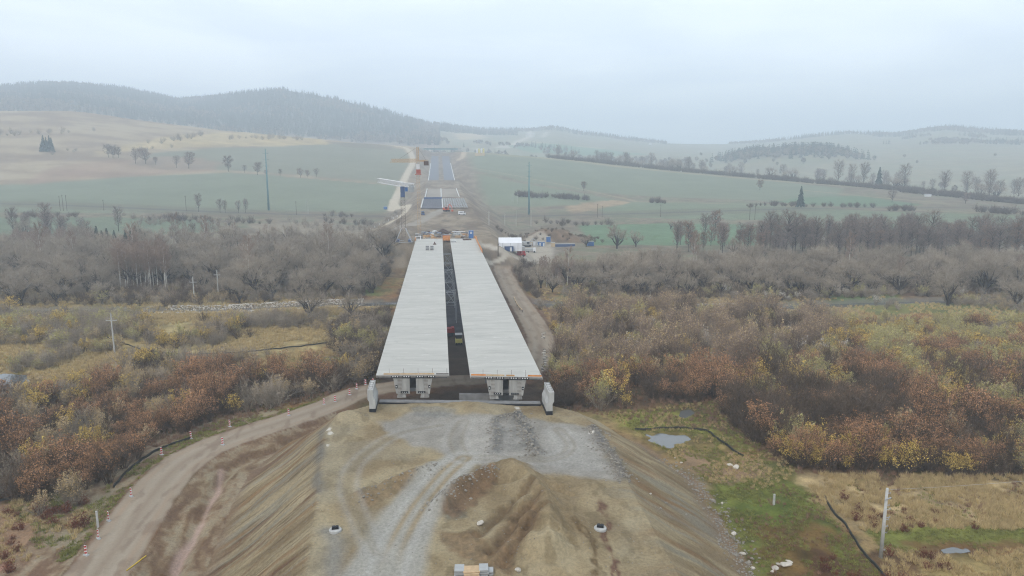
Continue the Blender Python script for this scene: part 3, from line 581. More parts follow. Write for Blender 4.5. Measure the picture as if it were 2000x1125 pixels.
# ------------------------------------------------------------------ materials of built things
M = dict(
    deck=mat('deck_concrete', A(214, 214, 211), .9, .07, .16, A(240, 240, 237), .1, stretch=(.22, 1, 1), detail=9),
    conc=mat('concrete', A(172, 171, 167), .9, .2, .9, A(192, 190, 184), .15, stretch=(2.2, 2.2, .35)), conc_d=mat('weathered_concrete', A(140, 140, 140), .9, .15, 1.0, bump=.15),
    white=mat('white_concrete', A(190, 190, 187), .85, .14, .9, A(208, 207, 203), stretch=(1.6, 1.6, .4)), black=mat('bitumen_coat', A(30, 32, 38), .6, .1, 3), grout=mat('anchor_head', A(235, 235, 232), .6, .05, 3),
    ply=mat('plywood', A(196, 152, 104), .8, .15, 1.5), ply2=mat('pale_board', A(206, 178, 142), .8, .12, 1.5), orange=mat('orange_guard', A(222, 142, 66), .7, .15, 2), steel=mat('steel', A(120, 122, 124), .5, .1, 3, metal=.5),
    rust=mat('rusty_steel', A(96, 76, 66), .8, .15, 4), galv=mat('galvanised', A(196, 198, 200), .5, .06, 4, metal=.3), bored=mat('grey_formwork', A(130, 126, 122), .85, .15, 2),
    cabred=mat('faded_red_paint', A(182, 88, 68), .6, .08, 2), yel=mat('yellow_paint', A(206, 168, 118), .5, .08, 2), yelp=mat('pale_yellow_paint', A(226, 214, 120), .5, .08, 2), red=mat('red_paint', A(186, 36, 32), .5, .08, 2), blue=mat('blue_paint', A(52, 112, 178), .5, .08, 2), navy=mat('navy_paint', A(62, 88, 132), .5, .08, 2),
    wht=mat('white_paint', A(232, 233, 234), .5, .04, 2), tarp=mat('white_tarpaulin', A(244, 245, 248), .7, .03, .5), greyp=mat('grey_paint', A(176, 178, 178), .6, .06, 2), sand=mat('sand_cladding', A(208, 186, 150), .7, .05, 2), glass=mat('dark_glass', A(40, 48, 58), .15, .1, 2, spec=.6),
    tyre=mat('tyre', A(42, 42, 44), .9, .1, 4), orp=mat('orange_paint', A(222, 96, 48), .5, .08, 2), teal=mat('teal_paint', A(96, 140, 146), .6, .05, .3), asph=mat('asphalt', A(116, 119, 126), .85, .06, .05, stretch=(1, .1, 1)), kerb=mat('white_kerb', A(226, 226, 222), .8, .05, 1),
    wood=mat('old_wood', A(104, 92, 80), .9, .15, 2), woodl=mat('sawn_wood', A(200, 172, 136), .85, .12, 2), cpole=mat('pole_concrete', A(196, 196, 192), .85, .1, 1.5), wire=mat('wire', A(180, 180, 178), .6, .05, 2), hose=mat('black_hose', A(48, 48, 44), .7, .15, 1.5), stone=mat('pale_stone', A(198, 190, 178), .9, .15, 2, rnd=.15), rock=mat('grey_rock', A(140, 134, 124), .9, .2, 2, rnd=.2), yline=mat('yellow_hose', A(210, 178, 60), .6, .1, 1))
def deck_material():
    m = M['deck']; n = m.node_tree; bs = n.nodes['Principled BSDF']; g = n.nodes.new('ShaderNodeNewGeometry'); src = None
    base = n.nodes.new('ShaderNodeRGB'); base.outputs[0].default_value = (*A(190, 188, 181), 1); col = base.outputs[0]
    for sc, st_, lo, hi, c, amt in [(.22, (.25, 1, 1), .42, .62, A(202, 200, 192), .8), (.5, (.16, 1, 1), .52, .66, A(168, 167, 161), .5), (1.6, (.12, 1, 1), .58, .66, A(222, 220, 213), .5), (.35, (1, .8, 1), .58, .7, A(176, 174, 166), .6), (.9, (.2, 1.4, 1), .66, .70, A(238, 237, 232), .95), (2.5, (.7, 1, 1), .68, .74, A(140, 140, 136), .6)]:
        mp = n.nodes.new('ShaderNodeMapping'); mp.inputs['Scale'].default_value = st_; mp.inputs['Location'].default_value = (sc * 31, sc * 17, 0); n.links.new(g.outputs['Position'], mp.inputs[0]); t = n.nodes.new('ShaderNodeTexNoise'); t.inputs['Scale'].default_value = sc; t.inputs['Detail'].default_value = 7; t.inputs['Roughness'].default_value = .6; t.inputs['Distortion'].default_value = .6; n.links.new(mp.outputs[0], t.inputs['Vector'])
        mr = n.nodes.new('ShaderNodeMapRange'); mr.inputs['From Min'].default_value = lo; mr.inputs['From Max'].default_value = hi; mr.inputs['To Max'].default_value = amt; n.links.new(t.outputs['Fac'], mr.inputs['Value']); mx_ = n.nodes.new('ShaderNodeMix'); mx_.data_type = 'RGBA'; n.links.new(mr.outputs[0], mx_.inputs[0]); n.links.new(col, mx_.inputs[6]); mx_.inputs[7].default_value = (*c, 1); col = mx_.outputs[2]
    n.links.new(col, bs.inputs['Base Color'])
deck_material()
wm = bpy.data.materials.new('still_water'); wm.use_nodes = True; b = wm.node_tree.nodes['Principled BSDF']; b.inputs['Base Color'].default_value = (.09, .095, .095, 1); b.inputs['Roughness'].default_value = .08; b.inputs['IOR'].default_value = 1.45
b.inputs['Specular IOR Level'].default_value = .8

# ------------------------------------------------------------------ the viaduct: two box-girder decks, piers, abutment
DZ = 14.3
def deck(x0, x1, yn0, yn1, yf0, yf1, label, dirty):
    cx = (x0 + x1) / 2; yn = (yn0 + yn1) / 2; th = .42
    t = thing('viaduct_deck', label, 'bridge', (cx, yn, 0), 0, 'twin viaduct decks')
    L = lambda p: (p[0] - cx, p[1] - yn, p[2])
    m = MB(); P = [(x0, yn0), (x1, yn1), (x1, yf1), (x0, yf0)]                    # slab, long strips so that the end skew shows
    top = [L((a, b_, DZ)) for a, b_ in P]; bot = [L((a, b_, DZ - th)) for a, b_ in P]
    m.poly(top); m.poly(bot[::-1])
    for i in range(4): j = (i + 1) % 4; m.poly([top[j], top[i], bot[i], bot[j]])
    m.build('deck_slab', M['deck'], t)
    def yat(u): return yn0 + (yn1 - yn0) * (u - x0) / (x1 - x0)
    sk = (yn1 - yn0) / (x1 - x0)
    m = MB(); h0, h1 = 3.55, 3.0; zt, zb = DZ - th - .002, DZ - 3.55                # hollow end of the box: two cheeks, a cross wall behind
    for sx in (-1, 1):
        q = [(sx * .58, zt), (sx * h0, zt), (sx * h1, zb), (sx * .58, zb)]
        a = [L((cx + u, yat(cx + u) + .25, w)) for u, w in q]; bk = [L((cx + u, yat(cx + u) + 3.5, w)) for u, w in q]
        if sx < 0: a, bk = a[::-1], bk[::-1]
        m.poly(a); m.poly(bk[::-1])
        for i in range(4): j = (i + 1) % 4; m.poly([a[j], a[i], bk[i], bk[j]])
    m.build('end_diaphragm', M['conc'], t)
    MB().box(L((cx, yat(cx) + 2.4, zb + .3)), (1.15, 1.6, .6)).build('bottom_slab', M['conc_d'], t); MB().box(L((cx, yat(cx) + 4.1, zb + 1.0)), (6.0, .3, 1.9)).build('inner_wall', M['conc_d'], t)
    MB().box(L((cx, yat(cx) - .03, DZ - .23)), (x1 - x0 - .04, .06, .36), rz=math.atan(sk)).build('end_band', M['bored'], t)
    m = MB(); q = [(-h0, zt), (h0, zt), (h1, zb), (-h1, zb)]
    m.prism([(u, w) for u, w in q], 3.9, min(yf0, yf1) - yn - 1); m.build('box_girder', M['conc_d'], t)
    m = MB()                                                                      # anchor heads in the end of the slab
    for gx in (-3.1, -1.1, 1.3, 3.3):
        for k in (-1, 0, 1):
            u = cx + gx + k * .42; m.tube(L((u, yat(u) + .1, DZ - .22)), L((u, yat(u) - .13, DZ - .22)), .12, .12, 8)
    m.each('anchor_head', M['grout'], t)
    m = MB()
    for gx in (-3.1, -1.1, 1.3, 3.3): u = cx + gx; m.box(L((u, yat(u) - .075, DZ - .22)), (1.5, .05, .30), rz=math.atan(sk))
    m.box(L((cx, yat(cx) + .12, DZ - .5)), (x1 - x0 - .6, .12, .12), rz=math.atan(sk)); m.each('anchor_recess', M['black'], t)
    m = MB()
    for sx in (-1, 1):
        u = cx + sx * 1.55; m.box(L((u, yat(u) + .22, zb + .32)), (1.35, .1, .34), rz=math.atan(sk))
        u = cx + sx * 2.95; m.box(L((u, yat(u) + .21, zb + 1.35)), (.36, .12, .6), rz=math.atan(sk))
    m.each('recess_pocket', M['black'], t)
    m = MB()
    for sx in (-1, 1):
        for k in (-.35, 0, .35): u = cx + sx * 1.55 + k; m.tube(L((u, yat(u) + .2, zb + .32)), L((u, yat(u) + .13, zb + .32)), .07, .07, 8)
        u = cx + sx * 2.98; m.tube(L((u, yat(u) + .2, zb + 1.35)), L((u, yat(u) + .1, zb + 1.35)), .11, .11, 8)
    m.each('anchor_plate', M['grout'], t)
    m = MB()                                                                      # projecting rebar rungs on the cheeks
    for sx in (-1, 1):
        for k in range(14):
            u = cx + sx * 2.35; m.tube(L((u - .38, yat(u) + .2, zb - .5 + k * .25)), L((u + .38, yat(u) + .2, zb - .5 + k * .25)), .022, .022, 4)
    m.each('rebar_rung', M['rust'], t)
    m = MB()
    for fx in np.linspace(.18, .97, 5): u = x0 + (x1 - x0) * fx; m.tube(L((u, yat(u) + .4, DZ - .05)), L((u, yat(u) + .4, DZ + 1.15)), .025, .025, 5)
    m.each('guard_post', M['rust'], t)
    lay = [(.10, .33, 'ply2'), (.33, .58, 'ply2'), (.58, .8, 'ply2'), (.82, .995, 'bored')] if dirty else [(.01, .22, 'orange'), (.22, .48, 'ply2'), (.50, .62, 'ply'), (.80, .995, 'orange')]
    for a, bb, mm in lay:
        u0, u1 = x0 + (x1 - x0) * a, x0 + (x1 - x0) * bb; u = (u0 + u1) / 2
        MB().box(L((u, yat(u) + .34, DZ + .14 + .03 * random.random())), (u1 - u0 - .04, .06, .26), rz=math.atan(sk)).build('edge_board', M[mm], t)
    for yy in (163, 203, 243, 283, 322):                                           # piers stand in the valley floor
        m = MB(); m.box(L((cx, yy, (DZ - 3.55 - .4) / 2 - .4)), (2.7, 1.6, DZ - 3.55 + .4)); m.box(L((cx, yy, DZ - 3.75)), (3.6, 2.0, .38)); m.build('pier', M['conc_d'], t)
    for sx in (-1, 1):
        u = cx + sx * 2.1; m = MB().box(L((u, yat(u) + 1.2, 10.35)), (1.6, 1.7, .75), top=.86); m.build('bearing_plinth', M['conc'], t)
    return t
dk_l = deck(-11.9, 1.2, 126.0, 124.8, 361.2, 360.2, 'left bare concrete viaduct deck, with pale boards along its near end', True)
dk_r = deck(4.95, 17.7, 123.8, 121.8, 359.8, 358.6, 'right bare concrete viaduct deck, with orange guard boards at its near end', False)
ab = thing('bridge_abutment', 'concrete abutment sill with two white wing walls in front of the decks', 'abutment', (2.7, 122, 9.6))
def AL(p): return (p[0] - 2.7, p[1] - 122, p[2] - 9.6)
m = MB(); zt = 10.0
def slab4(m, P, z0, z1, loc=AL):
    t = [loc((a, b_, z1)) for a, b_ in P]; bo = [loc((a, b_, z0)) for a, b_ in P]; n_ = len(P); m.poly(t); m.poly(bo[::-1])
    for i in range(n_): j = (i + 1) % n_; m.poly([t[j], t[i], bo[i], bo[j]])
slab4(m, [(-11.3, 124.0), (17.2, 120.2), (17.2, 121.5), (-11.3, 125.3)], 8.4, zt); m.build('sill_beam', M['conc_d'], ab)
m = MB(); slab4(m, [(-11.3, 123.96), (.5, 122.387), (.5, 122.42), (-11.3, 123.99)], 8.6, zt - .14); slab4(m, [(8.5, 121.32), (17.2, 120.16), (17.2, 120.19), (8.5, 121.35)], 8.6, zt - .14); m.each('sill_coating', M['black'], ab)
m = MB(); slab4(m, [(3.0, 127), (13.9, 125.8), (13.9, 126.6), (3.0, 127.8)], 5, 9.9); m.build('backwall', M['conc_d'], ab)
def wing(cx, s, y0, y1):
    prof = [(-.74, 9.4), (.30, 9.4), (.30, 11.5), (.56, 11.95), (.56, 13.6), (-.36, 13.6), (-.36, 12.4), (-.74, 11.5)]
    pr = [(cx - 2.7 + s * u, w - 9.6) for u, w in prof]; pr = pr[::-1] if s > 0 else pr
    wg = MB().prism(pr, y0 - 122, y1 - 122).build('wing_wall', M['white'], ab)
    MB().prism([(cx - 2.7 + u, w - 9.6) for u, w in ([(-.77, 8.2), (-.77, 10.25), (.33, 10.25), (.33, 8.2)] if s > 0 else [(-.33, 8.2), (-.33, 10.25), (.77, 10.25), (.77, 8.2)])], y0 - 122.02, y1 - 121.98).build('base_coating', M['black'], wg)
    m = MB(); c = cx - 2.7
    c += s * .12
    for u in (-.3, .3): m.tube((c + u, y0 - 121.5, 4.06), (c + u, y1 - 122.4, 4.06), .035, .035, 4)
    for k in range(5): yy = y0 - 121.5 + k * (y1 - y0 - .9) / 4; m.tube((c - .3, yy, 4.06), (c + .3, yy, 4.06), .03, .03, 4)
    m.build('top_rebar', M['bored'], wg)
wing(-12.3, -1, 119.6, 125.4); wing(18.25, 1, 115.4, 121.0)

# ------------------------------------------------------------------ things at the near end
def lathe(m, prof, c=(0, 0, 0), n=14):
    b = len(m.v)
    for r_, z_ in prof:
        for k in range(n): a = 2 * math.pi * k / n; m.v.append((c[0] + r_ * math.cos(a), c[1] + r_ * math.sin(a), c[2] + z_))
    for i in range(len(prof) - 1):
        for k in range(n): m.f.append((b + i * n + k, b + i * n + (k + 1) % n, b + (i + 1) * n + (k + 1) % n, b + (i + 1) * n + k))
    m.f.append(tuple(b + (len(prof) - 1) * n + k for k in range(n))); return m
def manhole(p, label, rz):
    t = thing('drain_manhole', label, 'manhole', (p[0], p[1], gz(*p[:2]) - .05), rz, 'drain manholes on the embankment')
    m = MB(); lathe(m, [(.72, 0), (.72, .28), (.66, .34), (.5, .34), (.3, .345)], n=20); m.build('cover_ring', M['white'], t)
    m = MB(); m.box((0, .05, .46), (.78, .5, .22)); m.box((-.18, .05, .60), (.3, .44, .1)); m.box((.2, .05, .60), (.3, .44, .1)); m.build('grate', M['black'], t)
manhole(un(655, 1037, PLZ), 'white concrete manhole ring with black grate on the left embankment shoulder', .1)
manhole(un(1172, 1045, PLZ), 'white concrete manhole ring with black grate on the right slope', -.3)
# stacks of slabs with a timber board on top
p = un(923, 1122, PLZ); t = thing('slab_stack', 'stack of grey concrete slabs with a sawn timber board on top', 'slab stack', (p[0], p[1], gz(*p[:2]) - .05), -.04)
for k in range(3):
    for sx, wx in ((-1.35, 1.0), (1.15, .95), (1.95, .5)):
        if k == 2 and sx == 1.95: continue
        MB().box((sx + random.uniform(-.06, .06), random.uniform(-.05, .05) + .1, .16 + k * .27), (wx, 1.3 if sx < 1.5 else .9, .2), rz=random.uniform(-.04, .04)).build('concrete_slab', M['greyp'], t, bevel=.015)
for yy in (-.35, .5): MB().box((-.05, yy, .32), (1.3, .18, .62)).build('bearer', M['wood'], t)
MB().box((-.1, -.15, .72), (1.75, 1.2, .12), rx=.03).build('timber_board', M['woodl'], t, bevel=.02)
MB().box((-.1, -.86, .45), (1.6, .16, .4)).build('timber_board', M['ply2'], t)
def rockm(sd_, s=1.0, flat=.7):
    q = np.random.default_rng(sd_); m = MB()
    b = bpy.data.meshes.new('rock'); import bmesh
    bm = bmesh.new(); bmesh.ops.create_icosphere(bm, subdivisions=2, radius=.5)
    ax = q.uniform(.7, 1.3, 3)
    for v in bm.verts:
        k = 1 + .35 * math.sin(3.1 * v.co.x + sd_) * math.cos(4.3 * v.co.y + sd_ * 2) + q.uniform(-.09, .09); v.co = Vector((v.co.x * k * ax[0], v.co.y * k * ax[1], v.co.z * k * flat))
    bm.to_mesh(b); bm.free(); return b
ROCKS = [rockm(k) for k in range(5)]
for r_ in ROCKS: r_.materials.append(M['rock'])
ROCKL = [x_.copy() for x_ in ROCKS]
for r_ in ROCKL: r_.materials[0] = M['stone']
def rock(px, py, s, zref, label, light=True, group=None, i=0, sc=None):
    p = hit(px, py); o = link('boulder', (ROCKL if light else ROCKS)[i % 5], None, (p[0], p[1], gz(*p) + s * .12)); o.scale = sc or (s, s * .8, s * .8); o.rotation_euler = (0, 0, i * 1.3); tag(o, label, 'boulder', group)
rock(937, 1035, 1.1, PLZ, 'pale flat boulder on the brown heap right of the gravel track', i=1, sc=(1.1, .6, .5))
rock(1013, 1117, .8, PLZ, 'small white stone lump right of the stack of concrete slabs', i=2)
rock(1437, 918, 1.5, 0, 'large pale boulder beside the sandy mound below the right slope', i=3)
rock(1425, 910, .9, 0, 'smaller tan boulder behind the large pale boulder by the sandy mound', i=4)
for k, (px, py, s) in enumerate([(1532, 1112, 1.5), (1512, 1116, 1.1), (1521, 1107, .9), (1508, 1119, .8), (1540, 1106, .8)]): rock(px, py, s, 0, 'flat tan stone lying in a little pile on the grass', True, 'flat stones piled on the grass', k, (s, s * .7, s * .4))
rock(1008, 1117, .4, PLZ, 'tiny white stone touching the white lump near the slabs', i=0)
k = 0
for px, py, s in [(1330, 905, .5), (1350, 915, .4), (1372, 935, .5), (1410, 985, .6), (1418, 1003, .7), (1425, 1020, .5), (1432, 1045, .8), (1440, 1062, .6), (1428, 1052, .5), (1450, 1085, .7), (1462, 1102, .6), (1418, 1045, .5), (1470, 1118, .7), (1290, 1000, .45), (1300, 985, .35), (1270, 968, .4), (1340, 1010, .35), (1345, 925, .4), (1318, 898, .4), (1436, 1050, .5)]:
    rock(px, py, s, 0, 'small grey stone lying along the foot of the right embankment slope', k % 3 == 0, 'stones along the toe of the right slope', k); k += 1
def post(px, py, h, label):
    p = hit(px, py); t = thing('marker_post', label, 'post', (p[0], p[1], gz(*p)), .3)
    MB().box((0, 0, h / 2 - .1), (.3, .3, h + .2), top=.85).build('shaft', M['cpole'], t, bevel=.03); MB().box((0, 0, h + .04), (.27, .27, .1)).build('cap', M['white'], t)
post(1511, 988, 1.6, 'short white concrete post in the grass right of the embankment')
post(192, 1034, 2.4, 'short white concrete post at the verge of the haul road')
# red and white delineator boards along the haul road
def delineator():
    t = thing('delineator_board', 'red and white striped delineator board at the outer edge of the haul road', 'road barrier', group='delineator boards along the haul road')
    MB().box((0, 0, .06), (.8, .42, .12), top=.85).build('foot', M['greyp'], t)
    m = MB(); m2 = MB(); H_, n_ = 1.3, 3
    m.box((0, 0, .12 + H_ / 2), (.44, .045, H_)); m.build('panel', M['wht'], t)
    for s in (-1, 1):
        for k in range(n_):
            z0 = .2 + k * H_ / n_; m2.poly([(-.22, s * .026, z0 - .04), (.22, s * .026, z0 + .12), (.22, s * .026, z0 + .36), (-.22, s * .026, z0 + .20)])
    m2.each('stripe', M['red'], t); return t
dl = delineator(); first = True
for i, (px, py, lb) in enumerate([(169, 1090, 'nearest to the frame corner'), (193, 1056, 'in front of the white concrete post'), (213, 1022, 'just behind the white concrete post'), (257, 974, 'half way up the bend'), (316, 891, 'beside the black silt fence end'), (373, 857, 'where the green verge begins'), (449, 836, 'along the green verge'), (435, 870, ''), (564, 812, ''), (633, 792, ''), (655, 786, ''), (683, 772, ''), (697, 763, ''), (714, 752, ''), (729, 752, '')]):
    p = hit(px, py); rz = random.uniform(-.3, .3) - .5
    label = 'red and white delineator board at the haul road, ' + lb if lb else 'red and white delineator board where the haul road passes towards the bridge'
    if i == 7: label = 'red and white delineator board on the inner side of the haul road bend'
    if first: o = dl; o.location = (p[0], p[1], gz(*p)); o.rotation_euler = (0, 0, rz); o['label'] = label; first = False
    else: dup(dl, (p[0], p[1], gz(*p)), rz, None, label)
# drainage hoses, silt fences
def strip_fence(name, L, h, label, cat, z0=.0):
    P = smooth_line(HP(L), 8); m = MB(); zs = ground(P[:, 0], P[:, 1]); n_ = len(P)
    for i in range(n_ - 1):
        a, b_ = P[i], P[i + 1]; d = np.array([b_[1] - a[1], a[0] - b_[0]]); d = d / (np.hypot(*d) + 1e-9) * .12
        q = lambda p, s, z_: (p[0] + s * d[0], p[1] + s * d[1], z_)
        m.poly([q(a, 1, zs[i] - .2), q(b_, 1, zs[i + 1] - .2), q(b_, .6, zs[i + 1] + h), q(a, .6, zs[i] + h)]); m.poly([q(a, -1, zs[i] - .2), q(a, -.6, zs[i] + h), q(b_, -.6, zs[i + 1] + h), q(b_, -1, zs[i + 1] - .2)]); m.poly([q(a, .6, zs[i] + h), q(b_, .6, zs[i + 1] + h), q(b_, -.6, zs[i + 1] + h), q(a, -.6, zs[i] + h)])
    return tag(m.build(name, M['hose'], None), label, cat)
strip_fence('silt_fence', [(222, 958), (238, 936), (262, 912), (290, 892), (316, 880), (345, 866), (372, 857)], .42, 'black silt fence on the grass outside the haul road bend', 'fence')
strip_fence('silt_fence', [(1240, 842), (1290, 840), (1340, 840), (1380, 843), (1400, 858), (1430, 882), (1452, 893)], .42, 'black silt fence behind the pond right of the embankment', 'fence')
strip_fence('silt_fence', [(1610, 976), (1628, 1003), (1650, 1026), (1668, 1055), (1690, 1085), (1716, 1120), (1740, 1150)], .36, 'black silt fence running past the leaning concrete pole', 'fence')
strip_fence('silt_fence', [(210, 661), (250, 674), (290, 685), (325, 692), (380, 694), (440, 691), (500, 687), (560, 680), (600, 676), (640, 672)], .32, 'long black silt fence across the tan grass left of the bridge', 'fence')
strip_fence('silt_fence', [(-20, 984), (20, 978), (45, 975)], .4, 'short black silt fence at the frame edge behind the dirt mound', 'fence')
P = [(*p, gz(*p) + .06) for p in smooth_line(HP([(248, 1122), (262, 1110), (286, 1093)]), 6)]; tag(MB().path(P, .09, 5).build('hose', M['yline']), 'thin yellow hose lying at the inner edge of the haul road', 'hose')
# ponds
for P, lb in zip(PONDS, ['shallow pond below the right embankment slope', 'pond among the scrub at the frame edge', 'small wet pool in the green meadow right of the abutment', 'puddle in the green strip beyond the leaning pole', 'small pool among the yellow shrubs']):
    m = MB(); c = np.mean(P, 0); m.poly([(*(c + (np.array(q) - c) * 1.35), 0.0) for q in P][::-1]); o = m.build('pond', wm); zc = float(np.min(ground(np.array([q[0] for q in P]), np.array([q[1] for q in P])))); o.location.z = -.17
    if o.data.polygons[0].normal.z < 0: o.data.flip_normals()
    tag(o, kind='structure')
m = MB(); q = RIVER; dn = np.gradient(q, axis=0); dn = np.stack([-dn[:, 1], dn[:, 0]], 1) / np.hypot(*dn.T)[:, None]
for i in range(len(q) - 1): m.poly([(*(q[i] + dn[i] * 4), -1.2), (*(q[i] - dn[i] * 4), -1.2), (*(q[i + 1] - dn[i + 1] * 4), -1.2), (*(q[i + 1] + dn[i + 1] * 4), -1.2)])
tag(m.build('river_water', wm), kind='structure')
# ------------------------------------------------------------------ poles and pylons
def upole(px, py, h, arm, label, rz=0):
    p = hit(px, py); t = thing('utility_pole', label, 'utility pole', (p[0], p[1], gz(*p)), rz, 'concrete power poles in the meadow')
    MB().tube((0, 0, -.3), (0, 0, h), .24, .15, 8).build('shaft', M['cpole'], t)
    MB().box((0, -.05, h - 1.9), (arm, .14, .16)).build('cross_arm', M['cpole'], t)
    m = MB()
    for u in (-.45, .45): m.tube((arm * u, -.05, h - 1.82), (arm * u, -.05, h - 1.5), .06, .05, 6)
    m.tube((0, 0, h), (0, 0, h + .3), .06, .05, 6); m.each('insulator', M['galv'], t); return t
upole(224, 692, 11.3, 2.9, 'pale concrete power pole with cross arm standing in the tan grass by the silt fence')
upole(380, 590, 9.4, 2.5, 'pale concrete power pole at the stony river bank, left one of the two')
upole(427, 580, 10.6, 2.5, 'pale concrete power pole at the stony river bank, right one of the two')
p = hit(1720, 1090); t = thing('utility_pole', 'leaning grey concrete pole with many brackets in the dry grass', 'utility pole', (p[0], p[1], gz(*p)), .4)
MB().tube((0, 0, -.3), (0, 0, 9.9), .26, .17, 10).build('shaft', M['cpole'], t, smooth=True)
m = MB(); m.box((0, -.22, 8.5), (1.3, .1, .14), ry=-.0); m.build('cross_arm', M['galv'], t)
for h_, w_ in [(9.2, .3), (7.5, .35), (6.9, .7), (5.7, .75), (5.45, .5), (4.5, .45), (3.6, .4), (1.1, .35)]: m = MB(); m.tube((.1, -.1, h_), (.15 + w_, -.2, h_ + .03), .05, .04, 5); m.tube((.15 + w_ * .8, -.2, h_ - .1), (.15 + w_ * .8, -.2, h_ + .16), .05, .05, 5); m.build('bracket', M['galv'], t)
m = MB(); m.path([(.55, -.2, 4.5), (.75, -.25, 4.2), (.62, -.25, 3.9), (.3, -.2, 3.62)], .04, 5); m.build('cable_loop', M['rust'], t)
a = Vector((p[0], p[1], gz(*p) + 9.7)); e = Vector((150, 96, 9.0)); P = [a.lerp(e, k / 24) + Vector((0, 0, -1.6 * 4 * (k / 24) * (1 - k / 24))) for k in range(25)]
tag(MB().path(P, .02, 4).build('power_line', M['wire']), 'thin overhead wire running right from the leaning concrete pole', 'wire')
def pylon(px, py, h, label):
    p = hit(px, py); t = thing('steel_pylon', label, 'pylon', (p[0], p[1], gz(*p)), .3, 'tall tubular pylons in the fields')
    MB().tube((0, 0, -1), (0, 0, h), 1.0, .38, 10).build('shaft', M['teal'], t, smooth=True)
    m = MB()
    for k in (.72, .82, .92): m.tube((-2.6, 0, h * k + .4), (0, 0, h * k), .1, .16, 5); m.tube((2.6, 0, h * k + .4), (0, 0, h * k), .1, .16, 5)
    m.each('cross_arm', M['teal'], t)
pylon(525, 411, 55, 'tall thin teal pylon in the green field left of the cranes')
pylon(1033, 419, 48, 'tall thin teal pylon in the green field right of the motorway works')
for i, (px, py, h_, lb) in enumerate([(118, 412, 12, 'left'), (124, 412, 13, 'middle'), (131, 412, 13, 'right'), (203, 411, 9, 0), (364, 412, 13, 1), (579, 420, 12, 2), (602, 418, 12, 3), (1167, 425, 12, 4), (1176, 425, 10, 4), (1290, 424, 11, 5), (1464, 430, 13, 6), (1474, 430, 12, 6), (1008, 442, 13, 7), (1037, 444, 14, 8), (1002, 398, 10, 9), (1011, 398, 10, 9), (955, 440, 9, 10), (986, 440, 9, 10)]):
    p = hit(px, py); t = thing('line_pole', {0: 'thin dark line pole by the railway behind the leafless round tree', 1: 'thin dark line pole by the railway left of the lone field tree', 2: 'dark line pole by the railway in front of the green field', 3: 'second pale line pole right of the dark one by the railway', 4: 'dark line pole of a pair behind the leafless round trees', 5: 'thin line pole by the railway amid the right field', 6: 'dark line pole of a pair beyond the alder trees', 7: 'pale line pole between bridge end and spoil heap', 8: 'pale line pole on the far side of the spoil heap', 9: 'thin pale pole in the field beside the motorway works', 10: 'thin pole along the railway right of the works'}.get(lb, f'{lb} one of three dark poles by the far railway'), 'pole', (p[0], p[1], gz(*p)), 0, 'line poles along the railway')
    mm = M['cpole'] if i in (6, 12, 13, 14, 15, 16, 17) else M['wood']
    MB().tube((0, 0, -.3), (0, 0, h_), .22, .16, 6).build('shaft', mm, t); MB().box((0, 0, h_ - .8), (1.8, .14, .14)).build('cross_arm', mm, t)

# ------------------------------------------------------------------ works at the far end of the bridge
def at(px, py): p = hit(px, py); return (p[0], p[1], gz(*p))
def zroad(yv): return float(np.interp(yv, *ROADZ))
def lattice(m, a, b, w, n_, r_=.07, h=None, tri=False):
    a, b = Vector(a), Vector(b); d = (b - a).normalized(); upv = Vector((0, 0, 1)) if abs(d.z) < .9 else Vector((0, 1, 0)); s = d.cross(upv).normalized(); u = s.cross(d).normalized(); h = h or w
    cs = [(-w / 2, -h / 2), (w / 2, -h / 2), (0, h / 2)] if tri else [(-w / 2, -h / 2), (w / 2, -h / 2), (w / 2, h / 2), (-w / 2, h / 2)]
    P = [[a + (b - a) * (k / n_) + s * c0 + u * c1 for c0, c1 in cs] for k in range(n_ + 1)]; L = len(cs)
    for i in range(L): m.tube(P[0][i], P[-1][i], r_ * 1.5, r_ * 1.5, 5)
    for k in range(n_):
        for i in range(L): m.tube(P[k][i], P[k + 1][(i + 1) % L], r_, r_, 4, False); m.tube(P[k][i], P[k][(i + 1) % L], r_, r_, 4, False)
    return m
# yellow tower crane
bx_, by_ = -11.0, 388.0; bz = gz(bx_, by_); t = thing('tower_crane', 'yellow tower crane with red cab and white sign left of the motorway works', 'crane', (bx_, by_, bz)); top = 52.0 - bz
lattice(MB(), (0, 0, -.3), (0, 0, top), 1.6, 22, .03).build('mast', M['yel'], t); jd = Vector((-.45, .89, 0))
lattice(MB(), Vector((0, 0, top + .9)) + jd * 1, Vector((0, 0, top + .9)) + jd * 36, 1.5, 26, .045, 1.9, True).build('jib', M['yel'], t)
cj = lattice(MB(), Vector((0, 0, top + .7)), Vector((0, 0, top + .7)) - jd * 11, 1.4, 8, .06, .9).build('counter_jib', M['yel'], t)
MB().box(Vector((0, 0, top - .5)) - jd * 10, (1.6, 2.4, 2.2), rz=.47).build('counterweight', M['rust'], cj)
m = lattice(MB(), (0, 0, top + 1), (0, 0, top + 8), 1.0, 5, .07); m.build('tower_head', M['yel'], t)
m = MB(); m.tube((0, 0, top + 8), Vector((0, 0, top + 1.9)) + jd * 24, .05, .05, 4); m.tube((0, 0, top + 8), Vector((0, 0, top + 1)) - jd * 10, .05, .05, 4); m.each('tie_bar', M['rust'], t)
MB().box((0, -.9, top - 2.2), (1.8, .12, 2.6)).build('sign_panel', M['wht'], t); m = MB(); m.box((.2, -.9, top - 4.9), (2.3, 1.8, 2.2)); m.box((0, 0, top - 6.4), (3.2, 3.2, .35)); m.build('cab', M['cabred'], t)
MB().box((0, 0, .3), (4.5, 4.5, 1.2)).build('base', M['conc'], t)
